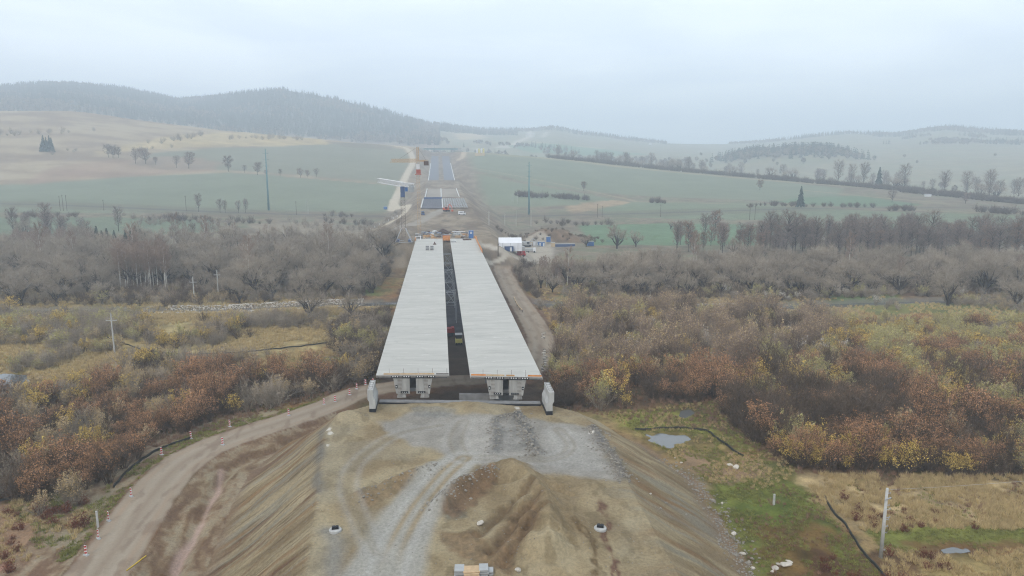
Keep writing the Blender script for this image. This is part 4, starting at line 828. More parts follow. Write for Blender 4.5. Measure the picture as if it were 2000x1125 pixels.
# white tower crane
p = at(789, 473); t = thing('tower_crane', 'white lattice tower crane with blue slewing cab beside the left deck end', 'crane', p); top = 36.0 - p[2]
lattice(MB(), (0, 0, 2.5), (0, 0, top), 2.0, 16, .024).build('mast', M['rust'], t)
m = MB()
for sx in (-1, 1):
    for sy in (-1, 1): m.tube((sx * 1, sy * 1, 7), (sx * 4.2, sy * 4.2, 0), .16, .16, 5); m.tube((sx * 4.2, sy * 4.2, .3), (sx * -4.2, sy * 4.2, .3), .14, .14, 5); m.tube((sx * 4.2, sy * 4.2, .3), (sx * 4.2, -sy * 4.2, .3), .14, .14, 5)
m.each('cross_base', M['galv'], t); m = MB(); m.box((3, 0, .8), (1.5, 5, 1.2)); m.box((-3, 0, .8), (1.5, 5, 1.2)); m.each('ballast', M['navy'], t)
MB().box((0, 0, top + 1.6), (2.1, 2.2, 5.2)).build('slewing_unit', M['navy'], t); MB().box((1.9, -.6, top + 2.8), (1.3, 1.5, 2.0)).build('cab', M['blue'], t)
jd = Vector((-.4, .915, .0)); o0 = Vector((0, 0, top + 5.2))
lattice(MB(), o0, o0 + jd * 36 + Vector((0, 0, 1.2)), 1.5, 20, .085, 2.2).build('jib', M['wht'], t); m = lattice(MB(), o0, o0 - jd * 14, 1.5, 8, .09, 1.6); m.build('counter_jib', M['wht'], t)
m = MB(); m.box(o0 - jd * 12 + Vector((0, 0, -1.6)), (1.9, 2.2, 3.2), rz=.41); m.build('counterweight', M['greyp'], t)
# motorway pavement, kerbs, reinforcement
def sheet(name, x0, x1, y0, y1, mm, lift, label=None, cat=None, parent=None):
    m = MB(); ys = np.linspace(y0, y1, max(2, int((y1 - y0) / 12)))
    for a, b_ in zip(ys[:-1], ys[1:]): m.poly([(x0, a, zroad(a) + lift), (x1, a, zroad(a) + lift), (x1, b_, zroad(b_) + lift), (x0, b_, zroad(b_) + lift)])
    return m.build(name, mm, parent)
for x0, x1 in ((-12.2, -.4), (5.8, 18)): tag(sheet('roadway', x0, x1, 860, 1265, M['asph'], .35), kind='structure')
pv_ = mat('pale_subbase', A(152, 142, 128), .9, .08, .1, stretch=(1, .2, 1))
for x0, x1 in ((-11.5, 1.3), (2.1, 16.5)): tag(sheet('roadway', x0, x1, 640, 752, pv_, .3), kind='structure')
def kerb(xc, y0, y1, label):
    m = MB(); ys = np.linspace(y0, y1, 14)
    for a, b_ in zip(ys[:-1], ys[1:]): m.tube((xc, a, zroad(a) + .5), (xc, b_, zroad(b_) + .5), .5, .5, 4)
    tag(m.build('kerb_strip', M['kerb']), label, 'kerb')
kerb(-12.6, 858, 1150, 'long white kerb on the left edge of the dark upper motorway surface'); kerb(18.4, 858, 1150, 'long white kerb on the right edge of the dark upper motorway surface')
kerb(-12.5, 640, 752, 'short white kerb on the left edge of the lower grey motorway bed'); kerb(1.7, 640, 752, 'white kerb down the middle of the lower grey motorway bed'); kerb(17.6, 640, 752, 'short white kerb on the right edge of the lower grey motorway bed')
t = thing('reinforcement_mat', 'dark blue grey reinforcement mat across the left carriageway', 'rebar mat', (-6, 540, zroad(540)))
m = MB()
def rel(x_, y_, l): return (x_ + 6, y_ - 540, zroad(y_) - zroad(540) + l)
for a, b_ in zip(np.linspace(530, 612, 8)[:-1], np.linspace(530, 612, 8)[1:]): m.poly([rel(-13, a, .5), rel(2, a, .5), rel(2, b_, .5), rel(-13, b_, .5)])
m.build('mat', mat('rebar_blue', A(128, 126, 134), .8, .2, .6), t)
m = MB()
for yy in np.linspace(532, 610, 14): m.tube(rel(-13, yy, .75), rel(2, yy, .75), .16, .16, 4)
m.each('bar', M['asph'], t); m = MB(); m.tube(rel(-13.6, 530, .9), rel(-13.6, 612, .9), .5, .5, 4); m.tube(rel(2.3, 530, .9), rel(2.3, 612, .9), .5, .5, 4); m.each('edge_form', M['kerb'], t); MB().box(rel(-5.5, 613, 1.2), (15, 1.2, 1.8)).build('end_wall', M['navy'], t)
t = thing('beam_grid', 'grid of white formwork beams across the right carriageway', 'formwork', (12, 540, zroad(540)))
m = MB()
for yy in np.linspace(536, 610, 7):
    for xx in np.linspace(4, 20, 10): q = rel(xx, yy, .9); m.box((q[0] - 18, q[1], q[2]), (.75, 6.5, .8), rz=.12)
m.each('beam', M['greyp'], t); m = MB()
for a, b_ in zip(np.linspace(530, 612, 8)[:-1], np.linspace(530, 612, 8)[1:]): q = [rel(3, a, .45), rel(21, a, .45), rel(21, b_, .45), rel(3, b_, .45)]; m.poly([(u[0] - 18, u[1], u[2]) for u in q])
m.build('bed', pv_, t)
# overbridge
yb = 1300; zb_ = elz(862, 291, 1300); t = thing('overbridge', 'teal girder overbridge crossing the motorway cutting at the crest', 'bridge', (3.9, yb, zb_))
MB().box((0, 0, 0), (62, 7, 2.2)).build('girder', M['teal'], t); MB().box((0, 0, 1.35), (66, 8, .4)).build('deck_slab', M['conc'], t)
for sx in (-1, 1): MB().box((sx * 33, 0, -1.5), (6, 9, 6)).build('abutment', M['conc'], t)
MB().box((0, 0, -6), (1.6, 5, 10)).build('pier', M['conc'], t)
for i, (px, lb) in enumerate([(932, 'leftmost of four'), (936, 'second of four'), (940.5, 'third of four'), (944.5, 'rightmost of four')]):
    p = hit(px, 303); z0 = gz(*p); t = thing('silo', f'cream silo beside the overbridge, {lb}', 'silo', (p[0], p[1], z0), 0, 'cream silos by the overbridge'); m = MB(); lathe(m, [(1.5, 3), (1.6, 9.4), (1.2, 10.2), (.2, 10.5)], n=10); lathe(m, [(.4, 1.2), (1.5, 3)], n=10); m.build('tank', M['yelp'] if i % 2 else M['wht'], t)
    m = MB()
    for sx in (-1, 1):
        for sy in (-1, 1): m.tube((sx * 1.1, sy * 1.1, -1), (sx * 1.1, sy * 1.1, 4), .15, .15, 4)
    m.each('leg', M['sand'], t)
p = hit(938, 305); tag(MB().box((p[0], p[1] + 8, gz(*p) + 2), (16, 5, 6)).build('plant_bunker', M['sand']), 'low sand coloured bunker under the cream silos', 'bunker')
# machines
def wheel(m, c, r_, w): m.tube((c[0] - w / 2, c[1], c[2]), (c[0] + w / 2, c[1], c[2]), r_, r_, 12)
def excavator(p, rz, label, mm):
    t = thing('excavator', label, 'excavator', p, rz)
    m = MB(); m.box((-1.3, 0, .5), (.6, 4.2, .95)); m.box((1.3, 0, .5), (.6, 4.2, .95)); m.each('track', M['tyre'], t)
    m = MB(); m.box((0, .6, 1.7), (2.8, 3.6, 1.3)); m.box((0, 2.2, 1.8), (2.8, .8, 1.5)); m.build('body', mm, t, bevel=.06); c_ = MB().box((-.85, -.7, 2.4), (1.1, 1.6, 1.9)).build('cab', mm, t); m = MB(); m.box((-.85, -1.51, 2.6), (.9, .04, 1.2)); m.box((-1.41, -.7, 2.6), (.04, 1.3, 1.2)); m.build('cab_window', M['glass'], c_)
    m = MB(); m.tube((.4, -.8, 2.0), (.4, -3.2, 5.2), .34, .28, 6); m.tube((.4, -3.2, 5.2), (.4, -6.0, 3.8), .28, .24, 6); m.build('boom', mm, t); m = MB(); m.tube((.4, -6.0, 4.0), (.4, -6.6, 1.3), .24, .18, 6); m.box((.4, -6.5, .8), (1.2, .9, 1.0), top=1.2); m.build('bucket_arm', mm, t)
excavator(at(872, 413), .6, 'orange excavator in front of the white beam grid', M['orp']); excavator((1.2, 214, gz(1.2, 214)), -1.5, 'red machine half hidden in the gap between the decks', M['red'])
excavator(at(1030, 482), 1.2, 'grey excavator standing behind the white lorry in the compound', M['greyp'])
def van(p, rz, label, mm, L=5.5, H_=2.5):
    t = thing('van', label, 'van', p, rz); m = MB(); m.box((0, .4, H_ / 2 + .2), (2.0, L * .72, H_ - .4), top=.94); m.box((0, -L * .4, .95), (1.95, L * .22, 1.1), top=.9); m.build('body', mm, t, bevel=.08)
    m = MB(); m.box((0, -L * .3, 1.95), (1.8, .5, .7), top=.9); m.box((0, .2, 1.9), (2.0, L * .4, .5)); m.build('window', M['glass'], t)
    for sx in (-.9, .9):
        for sy in (-L * .32, L * .3): m = MB(); wheel(m, (sx, sy, .38), .38, .25); m.build('wheel', M['tyre'], t)
van(at(902, 420), 1.3, 'white van parked below the white beam grid', M['wht']); van(at(826, 420), .1, 'blue van below the dark reinforcement mat', M['navy']); van(at(719, 476), 1.5, 'white van at the edge of the trees left of the bridge end', M['wht'])
# roller in the gap
p = at(896, 672); t = thing('road_roller', 'pale yellow road roller with white cab roof on the ground between the decks', 'road roller', (4.9, p[1], gz(4.9, p[1])), 0)
m = MB()
for k in (-.75, -.25, .25, .75): wheel(m, (k, -1.9, .5), .5, .42)
for k in (-.55, 0, .55): wheel(m, (k, 1.9, .5), .5, .45)
m.each('wheel', M['tyre'], t); m = MB(); m.box((0, 0, 1.0), (2.0, 4.4, .8)); m.box((0, -1.6, 1.5), (1.9, 1.6, .6)); m.build('body', M['yelp'], t, bevel=.06)
c_ = MB().box((0, .3, 2.1), (1.8, 2.0, 1.5), top=.95).build('cab', M['glass'], t); MB().box((0, .3, 2.95), (2.1, 2.3, .16)).build('cab_roof', M['wht'], c_)
# compound
p = at(996, 489); t = thing('tent_hall', 'white tarpaulin tent hall in the site compound', 'tent', p, -.05)
MB().prism([(-4.2, 0), (4.2, 0), (4.2, 4.2), (0, 6.6), (-4.2, 4.2)][::-1], -5.9, 5.9, 'X').build('shell', M['tarp'], t); m = MB()
for k in (-3.9, 0, 3.9): m.box((k, -4.22, 2.1), (.16, .06, 4.2))
m.each('frame_bar', M['greyp'], t)
def container(px, py, L, label, mm, rz=0, H_=2.6, w=2.5, door=True, cat='container', dz=0):
    p = at(px, py); t = thing('container', label, cat, (p[0], p[1], p[2] + dz), rz); m = MB(); m.box((0, 0, H_ / 2), (L, w, H_)); m.build('body', mm, t)
    m = MB()
    for k in range(int(L / .45)): m.box((-L / 2 + .25 + k * .45, -w / 2 - .02, H_ / 2), (.16, .06, H_ - .3))
    m.build('corrugation', mm, t)
    if door: MB().box((L * .2, -w / 2 - .07, 1.05), (.95, .06, 2.0)).build('door', M['wht'] if mm is not M['wht'] else M['greyp'], t)
    MB().box((0, 0, H_ + .05), (L + .1, w + .1, .1)).build('roof', M['greyp'], t); return t
container(994, 491, 4.4, 'blue site container in front of the white tent hall', M['navy']); container(1013, 492, 6.2, 'cream container right of the blue one in front of the tent hall', M['greyp'], .05, door=False)
container(1023, 480, 4.8, 'grey container behind the tent hall corner', M['greyp']); container(1035.5, 480, 2.6, 'sand coloured container between grey and cream ones', M['sand']); container(1045, 480, 2.8, 'cream container right of the sand coloured one', M['wht'])
container(1053, 481, 2.1, 'blue cabin with white door, left of two', M['blue'], cat='cabin'); container(1060, 481, 2.1, 'blue cabin with white door, right of two', M['blue'], cat='cabin'); container(1080, 482, 2.4, 'cream box container right of the blue cabins', M['sand'], door=False)
container(1103, 482, 12.5, 'long low blue flatbed container at the tree edge of the compound', M['navy'], H_=1.6, door=False); container(753, 410, 3.4, 'small bright blue container at the field corner left of the cranes', M['blue'], door=False); container(1153, 480, 4.0, 'blue container under the bare tree right of the compound', M['blue'], door=False)
t = container(1071, 476, 2.4, 'tall blue tank block standing on the spoil heap foot', M['blue'], H_=3.2, door=False, dz=1.2)
p = at(1036, 493); t = thing('lorry', 'white lorry parked in the compound right of the cream container', 'lorry', p, 1.5)
MB().box((0, .9, 1.6), (2.4, 4.4, 1.5)).build('tipper_body', M['greyp'], t); c_ = MB().box((0, -2.3, 1.5), (2.4, 1.7, 2.3), top=.93).build('cab', M['wht'], t); MB().box((0, -3.1, 1.9), (2.0, .1, .8)).build('windscreen', M['glass'], c_); MB().box((0, 0, .75), (1.6, 6.2, .3)).build('chassis', M['rust'], t)
for sx in (-1, 1):
    for sy in (-2.2, 1.2, 2.3): m = MB(); wheel(m, (sx * 1.05, sy, .5), .5, .35); m.build('wheel', M['tyre'], t)
p = at(1017, 501); t = thing('mobile_crane', 'red mobile crane with raised boom in the site compound', 'mobile crane', p, 1.25)
MB().box((0, 0, 1.1), (2.3, 5.2, .9)).build('chassis', M['red'], t, bevel=.06); c_ = MB().box((-.5, -1.7, 2.2), (1.2, 1.5, 1.5), top=.9).build('cab', M['red'], t); MB().box((-.5, -2.47, 2.3), (1.0, .05, .8)).build('cab_window', M['glass'], c_); MB().box((.3, .7, 2.2), (1.6, 2.2, 1.4)).build('engine_housing', M['red'], t)
m = MB(); m.tube((.4, .8, 2.6), (.4, 4.6, 6.2), .36, .26, 6); m.build('boom', M['red'], t); MB().box((.4, 4.9, 6.4), (.7, 1.0, .8)).build('boom_head', M['rust'], t)
for sx in (-1, 1):
    for sy in (-1.7, 1.7): m = MB(); wheel(m, (sx * 1.0, sy, .6), .6, .4); m.tube((sx * 1.22, sy, .6), (sx * 1.24, sy, .6), .3, .3, 8); m.build('wheel', M['tyre'], t); 
p = at(973, 503); t = thing('timber_post', 'dark bare timber post at the fork of the pale site paths', 'post', p); MB().tube((0, 0, -.3), (0, 0, 6.2), .32, .22, 7).build('shaft', M['wood'], t); m = MB(); m.tube((0, 0, 5), (.5, .2, 6.8), .14, .06, 5); m.build('stub_branch', M['wood'], t)
# blue machine, drums and clutter on the deck ends
t = thing('pump_unit', 'tall blue pump unit with white square panel at the far end of the right deck', 'pump', (15.8, 366, gz(15.8, 366)), -.05); MB().box((0, 0, 2.4), (2.4, 2.2, 3.6)).build('housing', M['blue'], t, bevel=.1); MB().box((0, 0, .3), (2.2, 2.0, .7)).build('skid', M['navy'], t); m = MB(); m.box((0, -1.13, 3.2), (1.0, .06, 1.0)); m.build('panel', M['wht'], t); MB().box((0, -1.17, 3.2), (.4, .05, .4)).build('port', M['navy'], t)
for i, (xx, lb) in enumerate([(-5.6, 'left'), (-3.6, 'right')]):
    t = thing('block_pallet', f'{lb} one of two grey block pallets on the left deck', 'pallet', (xx, 313, DZ), random.uniform(-.1, .1), 'block pallets on the left deck')
    for k in range(3): MB().box((0, 0, .4 + k * .58), (1.45 - .06 * k, 1.3, .52), rz=.04 * k).build('block_layer', M['greyp'] if k % 2 else M['conc_d'], t, bevel=.04)
    MB().box((0, 0, .07), (1.5, 1.4, .14)).build('pallet', M['wood'], t)
t = thing('rebar_starter', 'small dark heap on the far part of the left deck', 'rebar heap', (-2.6, 334, DZ)); m = MB(); lathe(m, [(.9, 0), (.6, .4), (.3, .8), (.1, 1.3)], n=7); m.build('heap', M['rust'], t)
for xx, yy, L_, lb in [(13.2, 352, 4.2, 'dark beam lying across the far right deck'), (6.4, 343, 2.2, 'short grey beam at the inner edge of the right deck')]: tag(MB().box((xx, yy, DZ + .3), (L_, 1.2, .6), rz=.06).build('steel_beam', M['rust'] if L_ > 3 else M['greyp']), lb, 'beam')
m = MB(); t = thing('guard_fence', 'orange guard panels along the far outer edge of the right deck', 'guard rail', (17.6, 330, DZ))
for k in range(12): MB().box((.0, -30 + k * 5 + 2.5, .75), (.12, 4.9, 1.3)).build('guard_panel', M['orange'], t)
t = thing('guard_fence', 'orange formwork panel bridging the gap between the far deck ends', 'guard rail', (3.1, 361.5, DZ)); MB().box((0, 0, .2), (3.6, .3, 2.6)).build('panel', M['orange'], t); MB().box((0, .4, 1.6), (4.2, 1.2, .2)).build('walkway', M['navy'], t)
t = thing('guard_fence', 'white and orange guard frame at the far left deck corner', 'guard rail', (-11.2, 357, DZ)); m = MB(); m.box((.3, 2.0, 1.3), (3.0, .2, .3)); m.tube((-1.1, 2, 0), (-1.1, 2, 1.4), .15, .15, 5); m.tube((1.6, -3, 0), (1.6, 2, 1.3), .16, .16, 5); m.each('frame_bar', M['wht'], t); MB().box((-.9, -4, .6), (.12, 9, 1.2)).build('guard_panel', M['orange'], t)
mats_ = [M['wht'], M['greyp'], M['rust'], M['ply'], M['conc_d'], M['bored'], M['woodl'], M['conc']]
for i in range(90):
    xx = random.uniform(-11, 17.5); yy = random.uniform(362.5, 398); mm = mats_[i % 8]; z0 = gz(xx, yy)
    t = thing('formwork_piece', {0: 'white', 1: 'grey', 2: 'rusty', 3: 'plywood', 4: 'grey concrete', 5: 'dark grey', 6: 'pale timber', 7: 'pale concrete'}[i % 8] + ' formwork piece in the clutter at the far bridge end', 'building material', (xx, yy, z0), random.uniform(-.5, .5) + (1.57 if i % 3 == 0 else 0), 'building material heaped at the far bridge end')
    m = MB(); w_ = random.uniform(.8, 2.2); L_ = random.uniform(1.2, 4.2); h_ = random.uniform(.4, 1.5)
    for k in range(1 + i % 3): m.box((random.uniform(-.2, .2), random.uniform(-.2, .2), h_ * (k + .5) / (1 + i % 3) + .1), (L_, w_, h_ / (1 + i % 3) - .03), rz=random.uniform(-.08, .08))
    m.build('panel', mm, t)
tag(MB().prism([(-4, 0), (-2.2, 1.3), (-.5, 2.4), (2, 1.2), (4, .2)][::-1], -2, 2).build('rubble_heap', M['rust'], None, (2, 398, gz(2, 398))), 'dark rubble heap behind the gap between the far deck ends', 'rubble heap')
tag(MB().box((9.6, 391, gz(9.6, 391) + 1.2), (6, .5, .4)).build('steel_beam', M['wht']), 'white beam rack behind the clutter of the right deck end', 'beam')
for i, (xx, yy, L_, lb) in enumerate([(-6.5, 392, 6, 'blue tarpaulin bundle behind the left deck end'), (-.5, 392, 3, 'small blue tarpaulin bundle behind the left deck end')]): t = thing('tarp_bundle', lb, 'tarpaulin', (xx, yy, gz(xx, yy))); MB().box((0, 0, .5), (L_, 1.8, 1.1), top=.8).build('cover', M['navy'], t, bevel=.15)
# scaffold bracing between the decks
for i, yy in enumerate([232, 256, 280, 304, 330]):
    t = thing('scaffold_tower', 'grey steel scaffold bracing standing in the dark gap between the decks', 'scaffold', (3.1, yy, gz(3.1, yy) - .1), 0, 'scaffold towers in the gap between the decks')
    m = MB(); hh = 10.6 - i % 2
    for sx in (-1.7, 1.7):
        for sy in (-2.2, 2.2): m.tube((sx, sy, 0), (sx, sy, hh), .09, .09, 5)
    m.each('upright', M['galv'], t); m = MB()
    for z0 in (hh - .3, hh - 4.5):
        for sy in (-2.2, 2.2): m.tube((-1.7, sy, z0), (1.7, sy, z0), .08, .08, 5)
    m.tube((-1.7, -2.2, hh - .3), (1.7, 2.2, hh - .3), .1, .1, 5); m.tube((-1.7, 2.2, hh - .3), (1.7, -2.2, hh - 4.5), .09, .09, 5); m.tube((-1.7, -2.2, hh - 4.5), (1.7, -2.2, hh - .3), .09, .09, 5); m.each('brace', M['galv'], t)
# white guide posts along the pale track, far things
for i, (px, py) in enumerate([(716, 456), (724, 450), (732, 445), (741, 440), (750, 436), (759, 432), (768, 428), (776, 424)]):
    p = at(px, py); t = thing('guide_post', 'small white guide post at the far edge of the pale track left of the cranes', 'post', p, 0, 'guide posts along the pale track'); MB().box((0, 0, .8), (.55, .25, 1.7), top=.8).build('shaft', M['wht'], t); MB().box((0, 0, .1), (.9, .5, .2)).build('foot', M['greyp'], t)
p = at(1036, 268); t = thing('flyover', 'pale concrete flyover in the hazy cutting far beyond the works', 'bridge', (p[0], p[1], p[2])); MB().box((0, 0, 11), (36, 9, 2.4)).build('deck', M['wht'], t)
for k in (-15, -5, 5, 15): MB().box((k, 0, 4), (2, 4, 13)).build('pier', M['wht'], t)
p = at(1270, 283); t = thing('farmhouse', 'tiny white farmhouse below the far ridge right of the works', 'house', p); MB().box((0, 0, 3.5), (9, 8, 8)).build('wall', M['tarp'], t); MB().prism([(-5, 7.5), (5, 7.5), (0, 11)][::-1], -4.3, 4.3).build('roof', M['greyp'], t)
p = at(1812, 384); t = thing('farm_shed', 'tiny white shed among bushes in the right hand field', 'shed', p); MB().box((0, 0, 1.2), (6, 3, 2.6)).build('wall', M['wht'], t); MB().box((0, 0, 2.6), (6.6, 3.4, .3)).build('roof', M['greyp'], t)
# barrier row on the path right of the bridge
m = MB(); P = smooth_line([un(1004, 588)[:2], un(1010, 602)[:2], un(1020, 614)[:2]], 6); t = thing('timber_barrier', 'pale log barrier along the path right of the bridge', 'barrier', (0, 0, 0)); m.path([(a[0], a[1], gz(*a) + .9) for a in P], .18, 6); m.build('rail', M['woodl'], t); m = MB()
for a in P[::3]: m.tube((a[0], a[1], gz(*a) - .2), (a[0], a[1], gz(*a) + .95), .12, .12, 5)
m.each('post', M['wood'], t)
k = 0
for f in np.linspace(0, 1, 26):
    px, py = (1058 + 8 * math.sin(f * 3) - 2, 668 + 62 * f) if f > .3 else (1060, 655 + 40 * f); p = un(px + random.uniform(-2, 3), py); o = link('boulder', (ROCKL if k % 2 else ROCKS)[k % 5], None, (p[0], p[1], gz(p[0], p[1]) + .1)); s = random.uniform(.5, 1.1); o.scale = (s, s, s * .8); o.rotation_euler = (0, 0, k); tag(o, 'stone in the row edging the path right of the bridge', 'boulder', 'stones edging the path right of the bridge'); k += 1

# ------------------------------------------------------------------ vegetation: bare trees, shrubs, saplings, conifers, grass
class TW:                                              # collects twigs (slim tapered blades), limbs (tapered tubes) and leaves, by material slot
    def __init__(s, seed): s.q = np.random.default_rng(seed); s.V = []; s.F = []; s.S = []; s.Mi = []; s.n = 0
    def add(s, v, f, sz, mi): s.V.append(v); s.F.append(np.asarray(f, np.int64) + s.n); s.S.append(np.full(len(f) // sz, sz)); s.Mi.append(np.full(len(f) // sz, mi)); s.n += len(v)
    def blades(s, P0, P1, w, mi=0):
        P0, P1 = np.asarray(P0), np.asarray(P1); k = len(P0)
        if not k: return
        d = P1 - P0; r = s.q.normal(size=(k, 3)); c = np.cross(d, r); c /= np.linalg.norm(c, axis=1)[:, None] + 1e-9; w = np.broadcast_to(np.asarray(w, float), (k,))[:, None] / 2
        v = np.stack([P0 - c * w, P0 + c * w, P1], 1).reshape(-1, 3); s.add(v, np.arange(3 * k), 3, mi)
    def leaves(s, P, size, mi=1):
        P = np.asarray(P); k = len(P)
        if not k: return
        a = s.q.normal(size=(k, 3)); a /= np.linalg.norm(a, axis=1)[:, None]; b = np.cross(a, s.q.normal(size=(k, 3))); b /= np.linalg.norm(b, axis=1)[:, None]
        z = (size * s.q.uniform(.6, 1.3, k))[:, None]; v = np.stack([P - a * z, P + b * z * .6, P + a * z, P - b * z * .6], 1).reshape(-1, 3); s.add(v, np.arange(4 * k), 4, mi)
    def limb(s, p0, p1, r0, r1, n=5, mi=0):
        d = p1 - p0; L = np.linalg.norm(d) + 1e-9; d = d / L; a = np.cross(d, [.3, .8, .52] if abs(d[2]) > .9 else [0, 0, 1.]); a /= np.linalg.norm(a); b = np.cross(d, a)
        t = np.arange(n) * 2 * np.pi / n; o = np.cos(t)[:, None] * a + np.sin(t)[:, None] * b; v = np.concatenate([p0 + o * r0, p1 + o * r1])
        i = np.arange(n); j = (i + 1) % n; s.add(v, np.stack([i, j, j + n, i + n], 1).ravel(), 4, mi)
    def mesh(s, name, mats):
        me = mesh_np(name, np.concatenate(s.V), np.concatenate(s.F), np.concatenate(s.S)); [me.materials.append(m) for m in mats]
        mi = np.concatenate(s.Mi).astype(np.int32)
        if len(mi) == len(me.polygons): me.polygons.foreach_set('material_index', mi)
        return me
def unit(v): return v / (np.linalg.norm(v) + 1e-9)
def vmat(name, c, c2=None, rnd=.16, sc=.8, up=1.42):
    c = np.clip(c * up, 0, .75); c2 = None if c2 is None else np.clip(c2 * up, 0, .8)
    return mat(name, c, .95, .18, sc, c2, rnd=rnd, spec=.1, detail=3)
VM = dict(grey=vmat('grey_twigs', A(136, 125, 110), A(168, 155, 138)), bark=vmat('dark_bark', A(58, 52, 48), A(78, 70, 64), .16, .8, 1.0), alder=vmat('alder_twigs', A(112, 102, 96), A(134, 122, 114)), birchb=vmat('birch_bark', A(196, 192, 184), A(222, 218, 210)),
    birch=vmat('birch_twigs', A(134, 116, 102)), brown=vmat('brown_twigs', A(92, 78, 66), A(120, 104, 88), .18, .8, 1.15), russet=vmat('russet_leaf', A(160, 117, 84), A(188, 146, 108), .24), yellow=vmat('yellow_leaf', A(198, 166, 86), A(218, 190, 110), .2), olive=vmat('olive_leaf', A(166, 158, 100), A(190, 180, 122), .18),
    tan=vmat('tan_leaf', A(172, 148, 108), A(190, 168, 128), .15), seed=vmat('pale_seed', A(196, 190, 180), A(214, 208, 198), .1), weed=vmat('weed_stem', A(106, 66, 52), A(124, 80, 62), .2), fir=vmat('conifer_needles', A(44, 66, 62), A(58, 82, 72), .2, .8, 1.2), rust=vmat('rust_leaf', A(132, 106, 88), A(152, 122, 98), .18),
    straw=vmat('straw', A(182, 160, 116), A(204, 182, 136), .16), green=vmat('grass_blade', A(116, 120, 62), A(144, 142, 84), .25), forest=vmat('forest_needles', A(62, 78, 66), A(82, 94, 76), .3, .1, 1.2), decid=vmat('far_woodland', A(116, 106, 92), A(140, 128, 108), .25, .1))
def grow_tree(seed, H, style):
    T, Cn = TW(seed), TW(seed + 500); q = T.q; ends = []
    def rec(p, d, L, r, lev, mx):
        bend = q.normal(size=3) * .12; mid = p + unit(d + bend) * L * .5; p1 = mid + unit(d - bend * .4 + np.array([0, 0, .12])) * L * .5
        if lev <= 1: T.limb(p, mid, r * 1.4, r * 1.2); T.limb(mid, p1, r * 1.2, r * .9)
        elif lev == 2: (Cn if style == 'birch' else T).limb(p, p1, r * (1.5 if style != 'birch' else .8), r * .5, 3)
        else: Cn.blades([p], [p1], [r * 2.2])
        if lev >= mx: ends.append((p, p1, L)); return
        k = int(q.integers(3, 5)) if lev else 4
        if lev == mx - 1: k += 2
        for i in range(k):
            a = q.uniform(0, 6.283); sp = q.uniform(.35, .85) if style == 'willow' else q.uniform(.3, .7); s1 = unit(np.cross(d, [q.normal(), q.normal(), q.normal()]))
            nd = unit(d * math.cos(sp) + s1 * math.sin(sp) + np.array([0, 0, .18 if style == 'willow' else .3])); f = q.uniform(.35, 1.0)
            rec(p + (p1 - p) * f, nd, L * q.uniform(.58, .80), r * .55, lev + 1, mx)
    if style == 'willow':
        base = np.zeros(3); h0 = H * .12; T.limb(np.array([0, 0, -.6]), np.array([0, 0, h0]), .055 * H * .7, .05 * H * .6, 7)
        for i in range(5):
            a = i * 1.257 + q.uniform(-.4, .4); tilt = q.uniform(.3, .85); d = np.array([math.cos(a) * math.sin(tilt), math.sin(a) * math.sin(tilt), math.cos(tilt)])
            rec(np.array([0, 0, h0 * .9]), d, H * q.uniform(.27, .36), H * .018, 1, 4)
    else:
        lean = q.normal(size=2) * .03 * H; n_ = 9; P = [np.array([lean[0] * (k / n_)**2, lean[1] * (k / n_)**2, -.6 + (H * .95 + .6) * k / n_]) for k in range(n_ + 1)]
        r0 = .0135 * H if style == 'alder' else .009 * H
        for k in range(n_): T.limb(P[k], P[k + 1], r0 * (1 - k / n_ * .9), r0 * (1 - (k + 1) / n_ * .9), 6)
        nb = 32 if style == 'alder' else 20
        for i in range(nb):
            f = .24 + .74 * i / nb if style == 'alder' else .42 + .56 * i / nb; p = P[int(f * n_)] + (P[min(int(f * n_) + 1, n_)] - P[int(f * n_)]) * (f * n_ % 1); a = i * 2.4 + q.uniform(-.5, .5); tilt = q.uniform(.6, 1.05)
            w = math.sin(math.pi * min(1, (f - .15) / .9))**.7; L = H * (.17 if style == 'alder' else .10) * (.35 + .75 * w)
            rec(p, np.array([math.cos(a) * math.sin(tilt), math.sin(a) * math.sin(tilt), math.cos(tilt)]), L, H * .006, 2, 4)
    e0 = np.array([e[0] for e in ends]); e1 = np.array([e[1] for e in ends]); Ls = np.array([e[2] for e in ends])
    reps = 5 if style == 'willow' else 3
    for k in range(reps):
        f = q.uniform(.2, 1, (len(e0), 1)); st_ = e0 + (e1 - e0) * f; d = (e1 - e0) / Ls[:, None] + q.normal(size=e0.shape) * .55 + np.array([0, 0, .15]); Cn.blades(st_, st_ + d * (Ls * q.uniform(.6, 1.1, len(Ls)))[:, None], .055 if style == 'willow' else .05)
    return T, Cn, e0, e1
TREES = {}
def make_tree_kind(key, seeds, H, style, tm, cm, leafm=None, leafn=0, lsz=.2):
    out = []
    for sd_ in seeds:
        T, Cn, e0, e1 = grow_tree(sd_, H, style)
        if leafm:
            i = T.q.integers(0, len(e0), leafn); f = T.q.uniform(.2, 1.2, (leafn, 1)); Cn.leaves(e0[i] + (e1[i] - e0[i]) * f + T.q.normal(size=(leafn, 3)) * .12, lsz)
        out.append((T.mesh('trunk', [tm]), Cn.mesh('crown', [cm] + ([leafm] if leafm else []))))
    TREES[key] = out
make_tree_kind('willow', [11, 12, 13, 14, 15], 12.0, 'willow', VM['bark'], VM['grey'])
make_tree_kind('alder', [21, 22, 23, 24], 20.0, 'alder', VM['bark'], VM['alder'], VM['rust'], 420, .2)
make_tree_kind('rusty', [25, 26], 17.0, 'alder', VM['bark'], VM['alder'], VM['rust'], 1700, .22)
make_tree_kind('birch', [31, 32, 33], 17.0, 'birch', VM['birchb'], VM['birch'])
make_tree_kind('ybirch', [34, 35], 9.0, 'birch', VM['birchb'], VM['birch'], VM['yellow'], 900, .16)
